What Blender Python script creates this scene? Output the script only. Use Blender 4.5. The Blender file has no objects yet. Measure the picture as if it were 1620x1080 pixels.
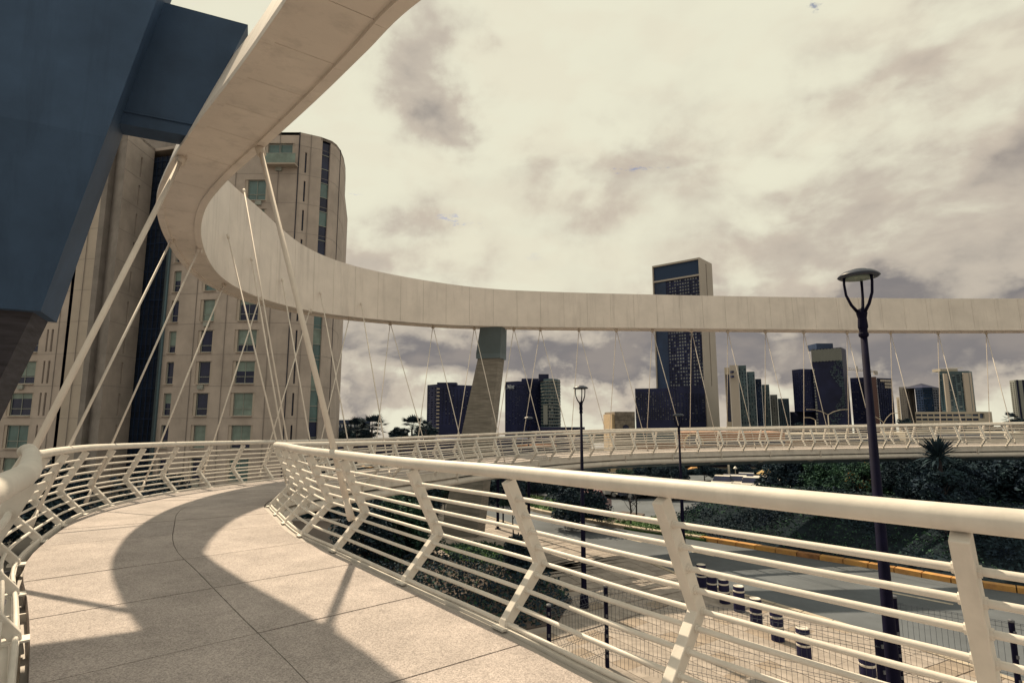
import bpy, bmesh, math, random
from mathutils import Vector, Matrix, noise
random.seed(7)
V = Vector
# ---------------------------------------------------------------- camera
PITCH = 7.88
FPX = 883.0
CP, SP = math.cos(math.radians(PITCH)), math.sin(math.radians(PITCH))
scn = bpy.context.scene
cam_d = bpy.data.cameras.new("camera"); cam = bpy.data.objects.new("camera", cam_d)
scn.collection.objects.link(cam); scn.camera = cam
cam_d.sensor_width = 36; cam_d.lens = FPX/1620*36; cam_d.clip_end = 6000; cam_d.clip_start = .05
cam.location = (0, 0, 0); cam.rotation_euler = (math.radians(90+PITCH), 0, 0)
# ---------------------------------------------------------------- sun and sky
SUN = V((-.475, .745, 1.0)).normalized()
sl = bpy.data.lights.new("sun", 'SUN'); so = bpy.data.objects.new("sun", sl); scn.collection.objects.link(so)
sl.energy = 4.9; sl.angle = math.radians(.55); sl.color = (1, .81, .56)
so.rotation_euler = SUN.to_track_quat('Z', 'Y').to_euler()
w = bpy.data.worlds.new("World"); scn.world = w; w.use_nodes = True
scn.view_settings.view_transform = 'Standard'; scn.view_settings.look = 'None'
scn.view_settings.exposure = 0.38; scn.view_settings.gamma = 1

def build_world():
    nt = w.node_tree; N = nt.nodes; L = nt.links; N.clear()
    def n(t, **k):
        x = N.new(t)
        for a, b in k.items(): setattr(x, a, b)
        return x
    def val(sock, v):
        if hasattr(v, 'is_linked') or hasattr(v, 'links'): L.new(v, sock)
        else: sock.default_value = v
    def M(op, a, b=0.0, c=0.0):
        x = n('ShaderNodeMath', operation=op)
        for i, q in enumerate((a, b, c)): val(x.inputs[i], q)
        return x.outputs[0]
    def VM(op, a, b):
        x = n('ShaderNodeVectorMath', operation=op); val(x.inputs[0], a); val(x.inputs[1], b); return x.outputs[0]
    def ramp(f, lo, hi):
        x = n('ShaderNodeMapRange', interpolation_type='SMOOTHSTEP'); val(x.inputs[0], f); x.inputs[1].default_value = lo; x.inputs[2].default_value = hi
        return x.outputs[0]
    def noi(vec, scale, det=8, rough=.55, dist=0.0):
        x = n('ShaderNodeTexNoise'); val(x.inputs['Vector'], vec); x.inputs['Scale'].default_value = scale
        x.inputs['Detail'].default_value = det; x.inputs['Roughness'].default_value = rough; x.inputs['Distortion'].default_value = dist
        return x.outputs[0]
    def mix(f, a, b):
        x = n('ShaderNodeMix', data_type='RGBA'); val(x.inputs[0], f); val(x.inputs[6], a); val(x.inputs[7], b); return x.outputs[2]
    tc = n('ShaderNodeTexCoord'); D = tc.outputs['Generated']
    sep = n('ShaderNodeSeparateXYZ'); L.new(D, sep.inputs[0]); dx, dy, dz = sep.outputs
    az = M('MULTIPLY', M('ARCTAN2', dx, dy), 57.2958); el = M('MULTIPLY', M('ARCSINE', dz), 57.2958)
    z1 = M('ADD', M('MAXIMUM', dz, 0.0), .16)
    cmb = n('ShaderNodeCombineXYZ'); L.new(M('DIVIDE', dx, z1), cmb.inputs[0]); L.new(M('DIVIDE', dy, z1), cmb.inputs[1]); P = cmb.outputs[0]
    n_big = noi(P, .55, 3, .5); n_mid = noi(VM('MULTIPLY', D, (1.0, 1.0, 2.6)), 2.6, 6, .5, .3); n_fine = noi(VM('MULTIPLY', D, (1.0, 1.0, 2.2)), 7.0, 7, .5, .25)
    warp = noi(D, 5.0, 6, .6); warp2 = noi(VM('ADD', D, (3.1, 1.7, .4)), 5.0, 6, .6)
    azw = M('ADD', az, M('MULTIPLY', M('SUBTRACT', warp, .5), 26)); elw = M('ADD', el, M('MULTIPLY', M('SUBTRACT', warp2, .5), 20))
    def blob(a, e, ra, re):
        q = M('ADD', M('POWER', M('ABSOLUTE', M('DIVIDE', M('SUBTRACT', azw, a), ra)), 2.0), M('POWER', M('ABSOLUTE', M('DIVIDE', M('SUBTRACT', elw, e), re)), 2.0))
        return M('EXPONENT', M('MULTIPLY', q, -1.0))
    # grey cloud bases: a band low over the horizon all round, plus thicker clouds
    band = M('MULTIPLY', ramp(elw, 1.5, 5.0), M('SUBTRACT', 1.0, ramp(elw, 8.0, 14.0)))
    dens = M('MULTIPLY', band, M('ADD', .35, M('MULTIPLY', ramp(n_mid, .40, .62), .62)))
    for a, e, ra, re, k in ((-9, 35, 5, 6, .50), (-7, 29, 3, 4, .22), (39, 18, 15, 9, .60), (33, 6, 10, 5, .70), (12, 25, 9, 4, .24), (5, 6.5, 12, 3, .65), (20, 12, 6, 4, .30),
                            (-13, 15, 7, 5, .42), (-60, 30, 20, 12, .4), (70, 35, 22, 12, .4), (150, 30, 40, 12, .4), (-140, 28, 30, 14, .4), (45, 33, 10, 5, .18)):
        dens = M('ADD', dens, M('MULTIPLY', blob(a, e, ra, re), k))
    dens = M('ADD', dens, M('MULTIPLY', ramp(n_big, .5, .75), .10))
    dens = M('ADD', dens, M('MULTIPLY', M('SUBTRACT', 1.0, ramp(elw, 3.0, 9.0)), M('MULTIPLY', ramp(n_fine, .38, .62), .34)))
    dens = M('MULTIPLY', dens, M('ADD', .55, M('MULTIPLY', ramp(n_fine, .3, .68), .70)))
    dens = M('MINIMUM', M('MAXIMUM', dens, 0.0), 1.0)
    BR = (6.3, 6.1, 4.8, 1); MD = (4.3, 3.8, 3.15, 1); DK = (1.75, 1.63, 1.62, 1)
    # billowed relief: crisp lit heads against softer shaded bases
    bil = noi(VM('MULTIPLY', D, (1.0, 1.0, 1.7)), 4.6, 8, .50, .35)
    bil2 = noi(VM('MULTIPLY', D, (1.0, 1.0, 1.5)), 13.0, 8, .52, .2)
    rel = M('ADD', M('MULTIPLY', ramp(bil, .38, .60), .7), M('MULTIPLY', ramp(bil2, .35, .65), .3))
    dens = M('MULTIPLY', dens, M('ADD', .50, M('MULTIPLY', rel, .85)))
    dens = M('ADD', dens, M('MULTIPLY', M('SUBTRACT', rel, .35), .13))
    c = mix(ramp(dens, 0.02, .40), BR, MD); c = mix(ramp(dens, .34, .95), c, DK)
    c = mix(M('MULTIPLY', ramp(n_fine, .44, .62), .15), c, (5.8, 4.8, 3.7, 1))
    sky = n('ShaderNodeTexSky', sky_type='NISHITA', sun_disc=False)
    sky.sun_elevation = math.asin(SUN.z); sky.sun_rotation = math.atan2(SUN.x, SUN.y); sky.altitude = 1500; sky.dust_density = 2.5
    # small gaps where the blue shows through
    gap = M('MULTIPLY', ramp(noi(VM('MULTIPLY', P, (1.0, 1.6, 1.0)), 2.3, 12, .68, .5), .615, .67), ramp(el, 15, 22))
    c = mix(M('MULTIPLY', gap, .8), c, VM('MULTIPLY', sky.outputs[0], (.9, .75, .72)))
    low = M('SUBTRACT', 1.0, ramp(el, -9.0, -3.5))
    c = mix(low, c, (1.5, 1.4, 1.3, 1))
    bg = n('ShaderNodeBackground'); L.new(c, bg.inputs[0]); bg.inputs[1].default_value = .1
    out = n('ShaderNodeOutputWorld'); L.new(bg.outputs[0], out.inputs[0])
build_world()

# ---------------------------------------------------------------- helpers
def ray(px, py):
    u = (px-810)/FPX; v = (py-540)/FPX
    return V((u, CP+SP*v, SP-CP*v))
def at_depth(px, py, t): return ray(px, py)*t
def at_z(px, py, z):
    r = ray(px, py); return r*(z/r.z)
def at_Y(px, py, Y):
    r = ray(px, py); return r*(Y/r.y)
def col_x(px, Y):                       # plan x of a far vertical edge seen at horizon height
    return ray(px, 662).x/ray(px, 662).y*Y
def top_z(py, Y):
    r = ray(810, py); return r.z/r.y*Y
def screen(P):
    t = CP*P.y+SP*P.z
    return 810+FPX*P.x/t, 540+FPX*(P.y*SP-P.z*CP)/t
G = -6.6                                 # street level
col = scn.collection

def new_mesh(name, verts, faces, smooth=False):
    me = bpy.data.meshes.new(name); me.from_pydata(verts, [], faces); me.update()
    if smooth: me.polygons.foreach_set('use_smooth', [True]*len(me.polygons))
    return me
class MB:
    def __init__(s): s.v = []; s.f = []; s.sm = False
    def quad(s, a, b, c, d):
        i = len(s.v); s.v += [tuple(a), tuple(b), tuple(c), tuple(d)]; s.f.append((i, i+1, i+2, i+3)); return s
    def poly(s, pts):
        i = len(s.v); s.v += [tuple(p) for p in pts]; s.f.append(tuple(range(i, i+len(pts)))); return s
    def hexa(s, b, t):                   # bottom and top quads, counter-clockwise from above
        i = len(s.v); s.v += [tuple(p) for p in b]+[tuple(p) for p in t]
        s.f += [(i+3, i+2, i+1, i), (i+4, i+5, i+6, i+7)]
        for k in range(4): s.f.append((i+k, i+(k+1) % 4, i+4+(k+1) % 4, i+4+k))
        return s
    def box(s, c, sx, sy, sz, ax=None, ay=None, az=None):
        c = V(c); ax = V((1, 0, 0)) if ax is None else ax; ay = V((0, 1, 0)) if ay is None else ay; az = V((0, 0, 1)) if az is None else az
        X, Y, Z = ax*sx/2, ay*sy/2, az*sz/2
        return s.hexa([c-X-Y-Z, c+X-Y-Z, c+X+Y-Z, c-X+Y-Z], [c-X-Y+Z, c+X-Y+Z, c+X+Y+Z, c-X+Y+Z])
    def bar(s, a, b, wx, wy, side=None):  # rectangular bar between two points
        a, b = V(a), V(b); d = (b-a).normalized(); side = side or V((0, 0, 1))
        x = side-d*side.dot(d)
        if x.length < 1e-4: x = V((1, 0, 0))-d*d.x
        x.normalize(); y = d.cross(x)
        X, Y = x*wx/2, y*wy/2
        return s.hexa([a-X-Y, a+X-Y, a+X+Y, a-X+Y], [b-X-Y, b+X-Y, b+X+Y, b-X+Y])
    def tube(s, pts, r, n=8, cap=True, closed=False):
        pts = [V(p) for p in pts]; i0 = len(s.v); m = len(pts); rr = r if isinstance(r, (list, tuple)) else [r]*m
        up = V((0, 0, 1)); prev = None
        for k, p in enumerate(pts):
            d = (pts[min(k+1, m-1)]-pts[max(k-1, 0)]).normalized()
            if prev is None:
                x = up-d*up.dot(d)
                if x.length < .05: x = V((1, 0, 0))-d*d.x
            else: x = prev-d*prev.dot(d)
            x.normalize(); prev = x; y = d.cross(x)
            for j in range(n):
                a = 2*math.pi*j/n; s.v.append(tuple(p+(x*math.cos(a)+y*math.sin(a))*rr[k]))
        for k in range(m-1):
            for j in range(n):
                a = i0+k*n+j; b = i0+k*n+(j+1) % n; s.f.append((a, b, b+n, a+n))
        if cap:
            s.f.append(tuple(i0+j for j in reversed(range(n)))); s.f.append(tuple(i0+(m-1)*n+j for j in range(n)))
        return s
    def lathe(s, c, prof, n=16):         # profile of (r, z)
        c = V(c); i0 = len(s.v)
        for r, z in prof:
            for j in range(n):
                a = 2*math.pi*j/n; s.v.append((c.x+r*math.cos(a), c.y+r*math.sin(a), c.z+z))
        for k in range(len(prof)-1):
            for j in range(n):
                a = i0+k*n+j; b = i0+k*n+(j+1) % n; s.f.append((a, b, b+n, a+n))
        s.f.append(tuple(i0+j for j in reversed(range(n)))); s.f.append(tuple(i0+(len(prof)-1)*n+j for j in range(n)))
        return s
    def sweep(s, rings, cap=True):       # list of closed rings, same count
        n = len(rings[0]); i0 = len(s.v)
        for r in rings: s.v += [tuple(p) for p in r]
        for k in range(len(rings)-1):
            for j in range(n):
                a = i0+k*n+j; b = i0+k*n+(j+1) % n; s.f.append((a, b, b+n, a+n))
        if cap:
            s.f.append(tuple(i0+j for j in reversed(range(n)))); s.f.append(tuple(i0+(len(rings)-1)*n+j for j in range(n)))
        return s
    def mesh(s, name): return new_mesh(name, s.v, s.f, s.sm)
    def build(s, name, mat, parent=None, smooth=False, bevel=0, autosm=False):
        me = new_mesh(name, s.v, s.f, smooth)
        if autosm:
            try: me.set_sharp_from_angle(angle=math.radians(40))
            except Exception: pass
        return link(name, me, mat, parent, bevel)
def link(name, me, mat=None, parent=None, bevel=0):
    o = bpy.data.objects.new(name, me); col.objects.link(o)
    if mat is not None and len(me.materials) == 0: me.materials.append(mat)
    if parent: o.parent = parent
    if bevel:
        b = o.modifiers.new('b', 'BEVEL'); b.width = bevel; b.segments = 2; b.limit_method = 'ANGLE'
    return o
def empty(name, label, cat, loc=(0, 0, 0), group=None):
    o = bpy.data.objects.new(name, None); col.objects.link(o); o.location = loc; o.empty_display_size = .2
    o['label'] = label; o['category'] = cat
    if group: o['group'] = group
    return o
def tag(o, label, cat, group=None):
    o['label'] = label; o['category'] = cat
    if group: o['group'] = group
    return o
def structure(o): o['kind'] = 'structure'; return o
def stuff(o): o['kind'] = 'stuff'; return o
def copy_tree(o, parent=None):
    c = o.copy(); col.objects.link(c)
    if parent: c.parent = parent
    for ch in o.children: copy_tree(ch, c)
    return c
def local(parent, pts):                  # helper for things built in world space under an Empty at `loc`
    return [V(p)-parent.location for p in pts]

# ---------------------------------------------------------------- materials
MATS = {}
def mat(name, color, rough=.6, metal=0.0, var=.12, scale=3.0, bump=0.0, bscale=60.0, spec=.5, color2=None, stain=0.0, coat=0, stretch=None, var_s=None, alpha=None):
    m = bpy.data.materials.new(name); m.use_nodes = True; nt = m.node_tree; N = nt.nodes; L = nt.links
    b = N['Principled BSDF']; b.inputs['Roughness'].default_value = rough; b.inputs['Metallic'].default_value = metal
    b.inputs['Specular IOR Level'].default_value = spec; b.inputs['Coat Weight'].default_value = coat
    tc = N.new('ShaderNodeTexCoord'); src = tc.outputs['Object']
    if stretch:
        mp = N.new('ShaderNodeMapping'); L.new(src, mp.inputs[0]); mp.inputs['Scale'].default_value = stretch; src = mp.outputs[0]
    nz = N.new('ShaderNodeTexNoise'); nz.inputs['Scale'].default_value = scale; nz.inputs['Detail'].default_value = 8; nz.inputs['Roughness'].default_value = .62
    L.new(src, nz.inputs[0])
    c2 = color2 or tuple(c*(1-var*2) for c in color); c1 = tuple(min(1, c*(1+var*.6)) for c in color)
    r = N.new('ShaderNodeValToRGB'); r.color_ramp.elements[0].position = .3; r.color_ramp.elements[1].position = .7
    r.color_ramp.elements[0].color = (*c2, 1); r.color_ramp.elements[1].color = (*c1, 1); L.new(nz.outputs[0], r.inputs[0]); out = r.outputs[0]
    if stain:
        mp = N.new('ShaderNodeMapping'); L.new(tc.outputs['Object'], mp.inputs[0]); mp.inputs['Scale'].default_value = (1.6, 1.6, .12)
        n2 = N.new('ShaderNodeTexNoise'); n2.inputs['Scale'].default_value = 1.5; n2.inputs['Detail'].default_value = 6; n2.inputs['Roughness'].default_value = .7; L.new(mp.outputs[0], n2.inputs[0])
        mr = N.new('ShaderNodeMapRange'); mr.inputs[1].default_value = .52; mr.inputs[2].default_value = .72; mr.inputs[4].default_value = stain; L.new(n2.outputs[0], mr.inputs[0])
        mx = N.new('ShaderNodeMix'); mx.data_type = 'RGBA'; L.new(mr.outputs[0], mx.inputs[0]); L.new(out, mx.inputs[6]); mx.inputs[7].default_value = (*[c*.45 for c in color], 1); out = mx.outputs[2]
    L.new(out, b.inputs['Base Color'])
    if bump:
        nb = N.new('ShaderNodeTexNoise'); nb.inputs['Scale'].default_value = bscale; nb.inputs['Detail'].default_value = 5; L.new(src, nb.inputs[0])
        bp = N.new('ShaderNodeBump'); bp.inputs['Strength'].default_value = bump; bp.inputs['Distance'].default_value = .01; L.new(nb.outputs[0], bp.inputs['Height']); L.new(bp.outputs[0], b.inputs['Normal'])
    MATS[name] = m; return m
white = mat('white_paint', (.69, .655, .61), .5, var=.07, scale=3.5, bump=.08, bscale=30, stain=.26)
beamw = mat('beam_paint', (.79, .725, .68), .5, var=.07, scale=.9, stain=.38, bump=.05, bscale=8)
greypaint = mat('grey_paint', (.38, .35, .33), .5, var=.1)
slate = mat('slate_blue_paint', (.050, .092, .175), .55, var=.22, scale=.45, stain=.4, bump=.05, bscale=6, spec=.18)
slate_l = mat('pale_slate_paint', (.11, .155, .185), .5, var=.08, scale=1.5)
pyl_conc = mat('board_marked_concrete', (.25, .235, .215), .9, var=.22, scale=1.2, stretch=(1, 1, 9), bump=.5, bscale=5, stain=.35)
dark_conc = mat('dark_board_concrete', (.055, .055, .075), .9, var=.3, scale=1.2, stretch=(1, 1, 9), bump=.6, bscale=5)  # board-marked concrete in a darker tone for the near shaft
cable_m = mat('cable_paint', (.68, .62, .565), .7, var=.05, spec=.15)
dark_gap = mat('dark_joint', (.03, .03, .05), .9)
def deck_mat(base=(.400, .355, .345)):
    m = mat('exposed_aggregate', base, .88, var=.10, scale=1.1, bump=.45, bscale=95)
    nt = m.node_tree; N = nt.nodes; L = nt.links; b = N['Principled BSDF']; old = b.inputs['Base Color'].links[0].from_socket
    tc = N.new('ShaderNodeTexCoord'); v = N.new('ShaderNodeTexVoronoi'); v.inputs['Scale'].default_value = 120; L.new(tc.outputs['Object'], v.inputs[0])
    hs = N.new('ShaderNodeMapRange'); hs.inputs[1].default_value = 0; hs.inputs[2].default_value = 1; hs.inputs[3].default_value = .66; hs.inputs[4].default_value = 1.28
    sx = N.new('ShaderNodeSeparateColor'); L.new(v.outputs['Color'], sx.inputs[0]); L.new(sx.outputs[0], hs.inputs[0])
    n3 = N.new('ShaderNodeTexNoise'); n3.inputs['Scale'].default_value = 2.2; n3.inputs['Detail'].default_value = 9; n3.inputs['Roughness'].default_value = .7; L.new(tc.outputs['Object'], n3.inputs[0])
    m3 = N.new('ShaderNodeMapRange'); m3.inputs[1].default_value = .36; m3.inputs[2].default_value = .6; m3.inputs[3].default_value = .90; m3.inputs[4].default_value = 1.03; L.new(n3.outputs[0], m3.inputs[0])
    mu = N.new('ShaderNodeMath'); mu.operation = 'MULTIPLY'; L.new(hs.outputs[0], mu.inputs[0]); L.new(m3.outputs[0], mu.inputs[1])
    n4 = N.new('ShaderNodeTexNoise'); n4.inputs['Scale'].default_value = 5.5; n4.inputs['Detail'].default_value = 10; n4.inputs['Roughness'].default_value = .75; L.new(tc.outputs['Object'], n4.inputs[0])
    m4 = N.new('ShaderNodeMapRange'); m4.inputs[1].default_value = .60; m4.inputs[2].default_value = .70; m4.inputs[3].default_value = 1.0; m4.inputs[4].default_value = .74; L.new(n4.outputs[0], m4.inputs[0])
    mu2 = N.new('ShaderNodeMath'); mu2.operation = 'MULTIPLY'; L.new(mu.outputs[0], mu2.inputs[0]); L.new(m4.outputs[0], mu2.inputs[1]); mu = mu2
    vm = N.new('ShaderNodeVectorMath'); vm.operation = 'SCALE'; L.new(old, vm.inputs[0]); L.new(mu.outputs[0], vm.inputs['Scale']); L.new(vm.outputs[0], b.inputs['Base Color'])
    return m
deck_m = deck_mat(); deck_m2 = deck_mat((.372, .332, .325))
asphalt = mat('asphalt', (.100, .116, .138), .95, var=.16, scale=.5, bump=.4, bscale=40, stretch=(1, 1, 1))
paver_m = mat('paving', (.34, .30, .275), .9, var=.2, scale=1.6, bump=.4, bscale=30)
kerb_m = mat('kerb_concrete', (.42, .36, .29), .85, var=.15)
yellow = mat('yellow_kerb_paint', (.50, .275, .075), .8, var=.2, scale=2.2, color2=(.36, .18, .07))
kerb_worn = mat('worn_kerb', (.36, .17, .07), .85, var=.3, scale=3)
line_m = mat('lane_paint', (.52, .46, .38), .8, var=.25, scale=4)
soil = mat('soil', (.10, .08, .075), .98, var=.25, scale=1.2, bump=.6, bscale=8)
grass_g = mat('grass_ground', (.020, .030, .040), .98, var=.35, scale=.9, bump=.5, bscale=6, spec=.03)
ground_m = mat('ground', (.13, .115, .10), .95, var=.3, scale=.15)
navy = mat('navy_metal', (.006, .006, .024), .7, var=.2, scale=4, spec=.08)
navy_l = mat('weathered_post', (.10, .11, .14), .6, var=.2, scale=5)
wire_m = mat('fence_wire', (.04, .055, .085), .5, var=.1)
black_r = mat('bollard_body', (.013, .013, .055), .6, var=.2, spec=.2)
reflect = mat('reflective_band', (.66, .62, .57), .4, var=.08)
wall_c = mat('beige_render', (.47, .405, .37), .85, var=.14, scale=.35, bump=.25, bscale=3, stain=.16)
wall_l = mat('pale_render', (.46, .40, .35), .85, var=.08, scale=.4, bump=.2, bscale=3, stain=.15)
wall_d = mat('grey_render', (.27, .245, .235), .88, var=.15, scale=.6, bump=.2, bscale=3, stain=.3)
glass_t = mat('teal_glass', (.075, .16, .17), .22, var=.25, scale=.4, spec=.8)
glass_d = mat('dark_glass', (.016, .022, .068), .2, var=.3, scale=.5, spec=.35)
stair_glass = mat('stair_glass', (.020, .030, .055), .3, var=.3, scale=.5, spec=.3)
glass_b = mat('pale_blind_glass', (.20, .27, .25), .4, var=.2, scale=1.0)
frame_m = mat('window_frame', (.30, .32, .30), .5, var=.1)
tw_navy = mat('navy_facade', (.020, .026, .080), .55, var=.3, scale=.06, spec=.2)
tw_blue = mat('blue_facade', (.024, .048, .115), .45, var=.3, scale=.08, spec=.3)
tw_teal = mat('teal_facade', (.065, .12, .155), .4, var=.25, scale=.08)
tw_grey = mat('grey_facade', (.22, .235, .225), .6, var=.1, scale=.08)
tw_cream = mat('cream_facade', (.42, .38, .345), .8, var=.06, scale=.05)
tw_pale = mat('pale_facade', (.42, .38, .32), .8, var=.08, scale=.05)
tw_brown = mat('brown_facade', (.13, .075, .075), .8, var=.12, scale=.05)
tw_lit = mat('pale_window', (.40, .44, .48), .4, var=.35, scale=.15)
tw_lit2 = mat('steel_blue_window', (.085, .115, .15), .4, var=.45, scale=.12)
terra = mat('terracotta_wall', (.50, .255, .15), .9, var=.14, scale=.3)
stone = mat('stone_cladding', (.23, .195, .165), .9, var=.3, scale=2.2, bump=.5, bscale=3)
sand = mat('sand_wall', (.52, .40, .26), .85, var=.12)
straw = mat('straw_thatch', (.42, .30, .13), .9, var=.25, scale=4, bump=.5, bscale=30)
bark = mat('bark', (.035, .030, .040), .95, var=.3, scale=8)
def leafmat(name, c, c2):
    m = mat(name, c, .8, var=.3, scale=1.2, color2=c2, spec=.08)
    b = m.node_tree.nodes['Principled BSDF']
    return m
leaf_navy = leafmat('dark_foliage', (.026, .050, .056), (.018, .028, .056))
leaf_green = leafmat('green_foliage', (.040, .095, .050), (.020, .036, .055))
leaf_lite = leafmat('light_foliage', (.10, .16, .09), (.035, .065, .045))
leaf_orange = leafmat('orange_blossom', (.45, .22, .06), (.25, .10, .03))
leaf_white = leafmat('pale_blossom', (.45, .42, .34), (.2, .22, .17))
car_white = mat('white_car_paint', (.72, .68, .62), .3, var=.03, coat=.5)
car_dark = mat('dark_car_paint', (.02, .025, .05), .3, var=.1, coat=.5)
car_red = mat('red_car_paint', (.14, .012, .02), .35, var=.1, coat=.4)
car_grey = mat('silver_car_paint', (.30, .30, .31), .3, var=.05, coat=.4)
tyre = mat('tyre', (.015, .015, .02), .8)
tail = mat('tail_lamp', (.30, .02, .02), .3)

# ---------------------------------------------------------------- curves
def catmull(pts, sub=12):
    out = []; P = [V(p) for p in pts]; n = len(P)
    for i in range(n-1):
        a, b, c, d = P[max(i-1, 0)], P[i], P[i+1], P[min(i+2, n-1)]
        if i == 0: a = b*2-c
        if i == n-2: d = c*2-b
        t0 = 0; t1 = t0+max((b-a).length, 1e-3)**.5; t2 = t1+max((c-b).length, 1e-3)**.5; t3 = t2+max((d-c).length, 1e-3)**.5
        for k in range(sub):
            t = t1+(t2-t1)*k/sub
            A1 = a*((t1-t)/(t1-t0))+b*((t-t0)/(t1-t0)); A2 = b*((t2-t)/(t2-t1))+c*((t-t1)/(t2-t1)); A3 = c*((t3-t)/(t3-t2))+d*((t-t2)/(t3-t2))
            B1 = A1*((t2-t)/(t2-t0))+A2*((t-t0)/(t2-t0)); B2 = A2*((t3-t)/(t3-t1))+A3*((t-t1)/(t3-t1))
            out.append(B1*((t2-t)/(t2-t1))+B2*((t-t1)/(t2-t1)))
    out.append(P[-1]); return out
class Curve:
    def __init__(s, pts):
        s.p = pts; s.s = [0]
        for a, b in zip(pts, pts[1:]): s.s.append(s.s[-1]+(b-a).length)
        s.len = s.s[-1]
    def idx(s, q):
        import bisect
        i = max(0, min(len(s.p)-2, bisect.bisect_right(s.s, q)-1)); return i, (q-s.s[i])/max(s.s[i+1]-s.s[i], 1e-9)
    def at(s, q):
        i, f = s.idx(q); return s.p[i].lerp(s.p[i+1], f)
    def tan(s, q):
        d = s.at(min(s.len, q+.15))-s.at(max(0, q-.15)); d.z = 0; return d.normalized()
    def left(s, q):
        t = s.tan(q); return V((-t.y, t.x, 0))
    def find_px(s, px, lo=0, hi=None):   # arc position whose view direction is that of a column of the photograph
        hi = s.len if hi is None else hi; best = None; k = lo
        while k < hi:
            d = abs(screen(s.at(k))[0]-px)
            if s.at(k).y > 2 and (best is None or d < best[0]): best = (d, k)
            k += .05
        return best[1]
# deck: inner (right-hand) edge walked away from the camera
inner_pts = [(15, -10, -1.6), (10.5, -5.6, -1.6), (6.9, -2.4, -1.6), (3.6, .65, -1.6), (1.95, 2.2, -1.6), (.62, 3.68, -1.6), (-.07, 4.6, -1.6), (-1.07, 5.8, -1.6), (-2.18, 7.15, -1.6), (-3.0, 8.15, -1.6), (-3.87, 9.6, -1.61),
             (-4.75, 11.3, -1.66), (-5.12, 13.2, -1.74), (-4.6, 16.2, -1.84), (-3.0, 20.0, -1.93), (-.6, 23.9, -1.93), (2.4, 26.9, -1.86), (6.1, 28.9, -1.78), (11.3, 29.9, -1.70), (16.4, 30.2, -1.62), (22, 30.0, -1.5), (27.5, 29.6, -1.4), (34, 28.6, -1.3), (42, 26.5, -1.2)]
DI = Curve(catmull(inner_pts, 10))
WID = 3.0
def shrink(q):                           # the walkway narrows slightly at the camera's end
    y = (DI.at(q)+DI.left(q)*WID).y; f = min(1, max(0, (7.0-y)/3.2)); f = .125*f*f*(3-2*f); return f-max(0, 3.0-y)*.062-max(0, 1.6-y)*.25
def SW(s, q): return s if s < 2 else s-shrink(q)
def off_curve(C, d, step=.3):
    pts = []; q = 0
    while q <= C.len:
        pts.append(C.at(q)+C.left(q)*SW(d, q)); q += step
    return pts
_o = off_curve(DI, WID)
DO = Curve(_o)
def outer_q(qi):                         # outer arc position matching inner arc position
    return min(range(len(_o)), key=lambda k: abs(k*.3-qi))
q_tip = DI.find_px(432, 8, 34)

# ---------------------------------------------------------------- ground, road, bank
yk_px = [(640, 752), (697, 763), (785, 787), (840, 808), (913, 823), (1000, 839), (1117, 856), (1220, 873), (1386, 900), (1519, 924), (1620, 939)]
FK = [at_z(x, y, G) for x, y in yk_px]
FK = [FK[0]+(FK[0]-FK[1])*2.2]+FK+[FK[-1]+(FK[-1]-FK[-2])*1.5, FK[-1]+(FK[-1]-FK[-2])*5]
nk_px = [(640, 782), (700, 795), (770, 818), (840, 840), (900, 858), (1000, 882), (1110, 925), (1180, 945), (1386, 1007), (1571, 1069)]
NK = [at_z(x, y, G) for x, y in nk_px]
NK = [NK[0]+(NK[0]-NK[1])*3]+NK+[NK[-1]+(NK[-1]-NK[-2])*2, NK[-1]+(NK[-1]-NK[-2])*6]
FKc = Curve(catmull(FK, 8)); NKc = Curve(catmull(NK, 8))
def bank_height(x, y):
    # grassed bank beyond the far kerb, dying out towards the side road on the left
    p = V((x, y, G)); best = 1e9; bi = 0
    for i in range(0, len(FKc.p), 3):
        d = (FKc.p[i]-p).length_squared
        if d < best: best = d; bi = i
    a = FKc.p[bi]; t = FKc.p[min(bi+2, len(FKc.p)-1)]-FKc.p[max(bi-2, 0)]; t.z = 0; t.normalize()
    n = V((-t.y, t.x, 0)); s = (p-a).dot(n)            # distance beyond the kerb
    if s < .7: return 0
    e = min(1, max(0, (a.x-6.8)/4.5)); e = e*e*(3-2*e)
    if s < 7: h = 2.25*(1-(1-min(s-.7, 6.3)/6.3)**1.7)
    elif s < 10: h = 2.25
    else: h = 2.25*max(0, 1-(s-10)/9)
    return e*(h+.18*noise.noise(V((x*.5, y*.5, 0))))
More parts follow.
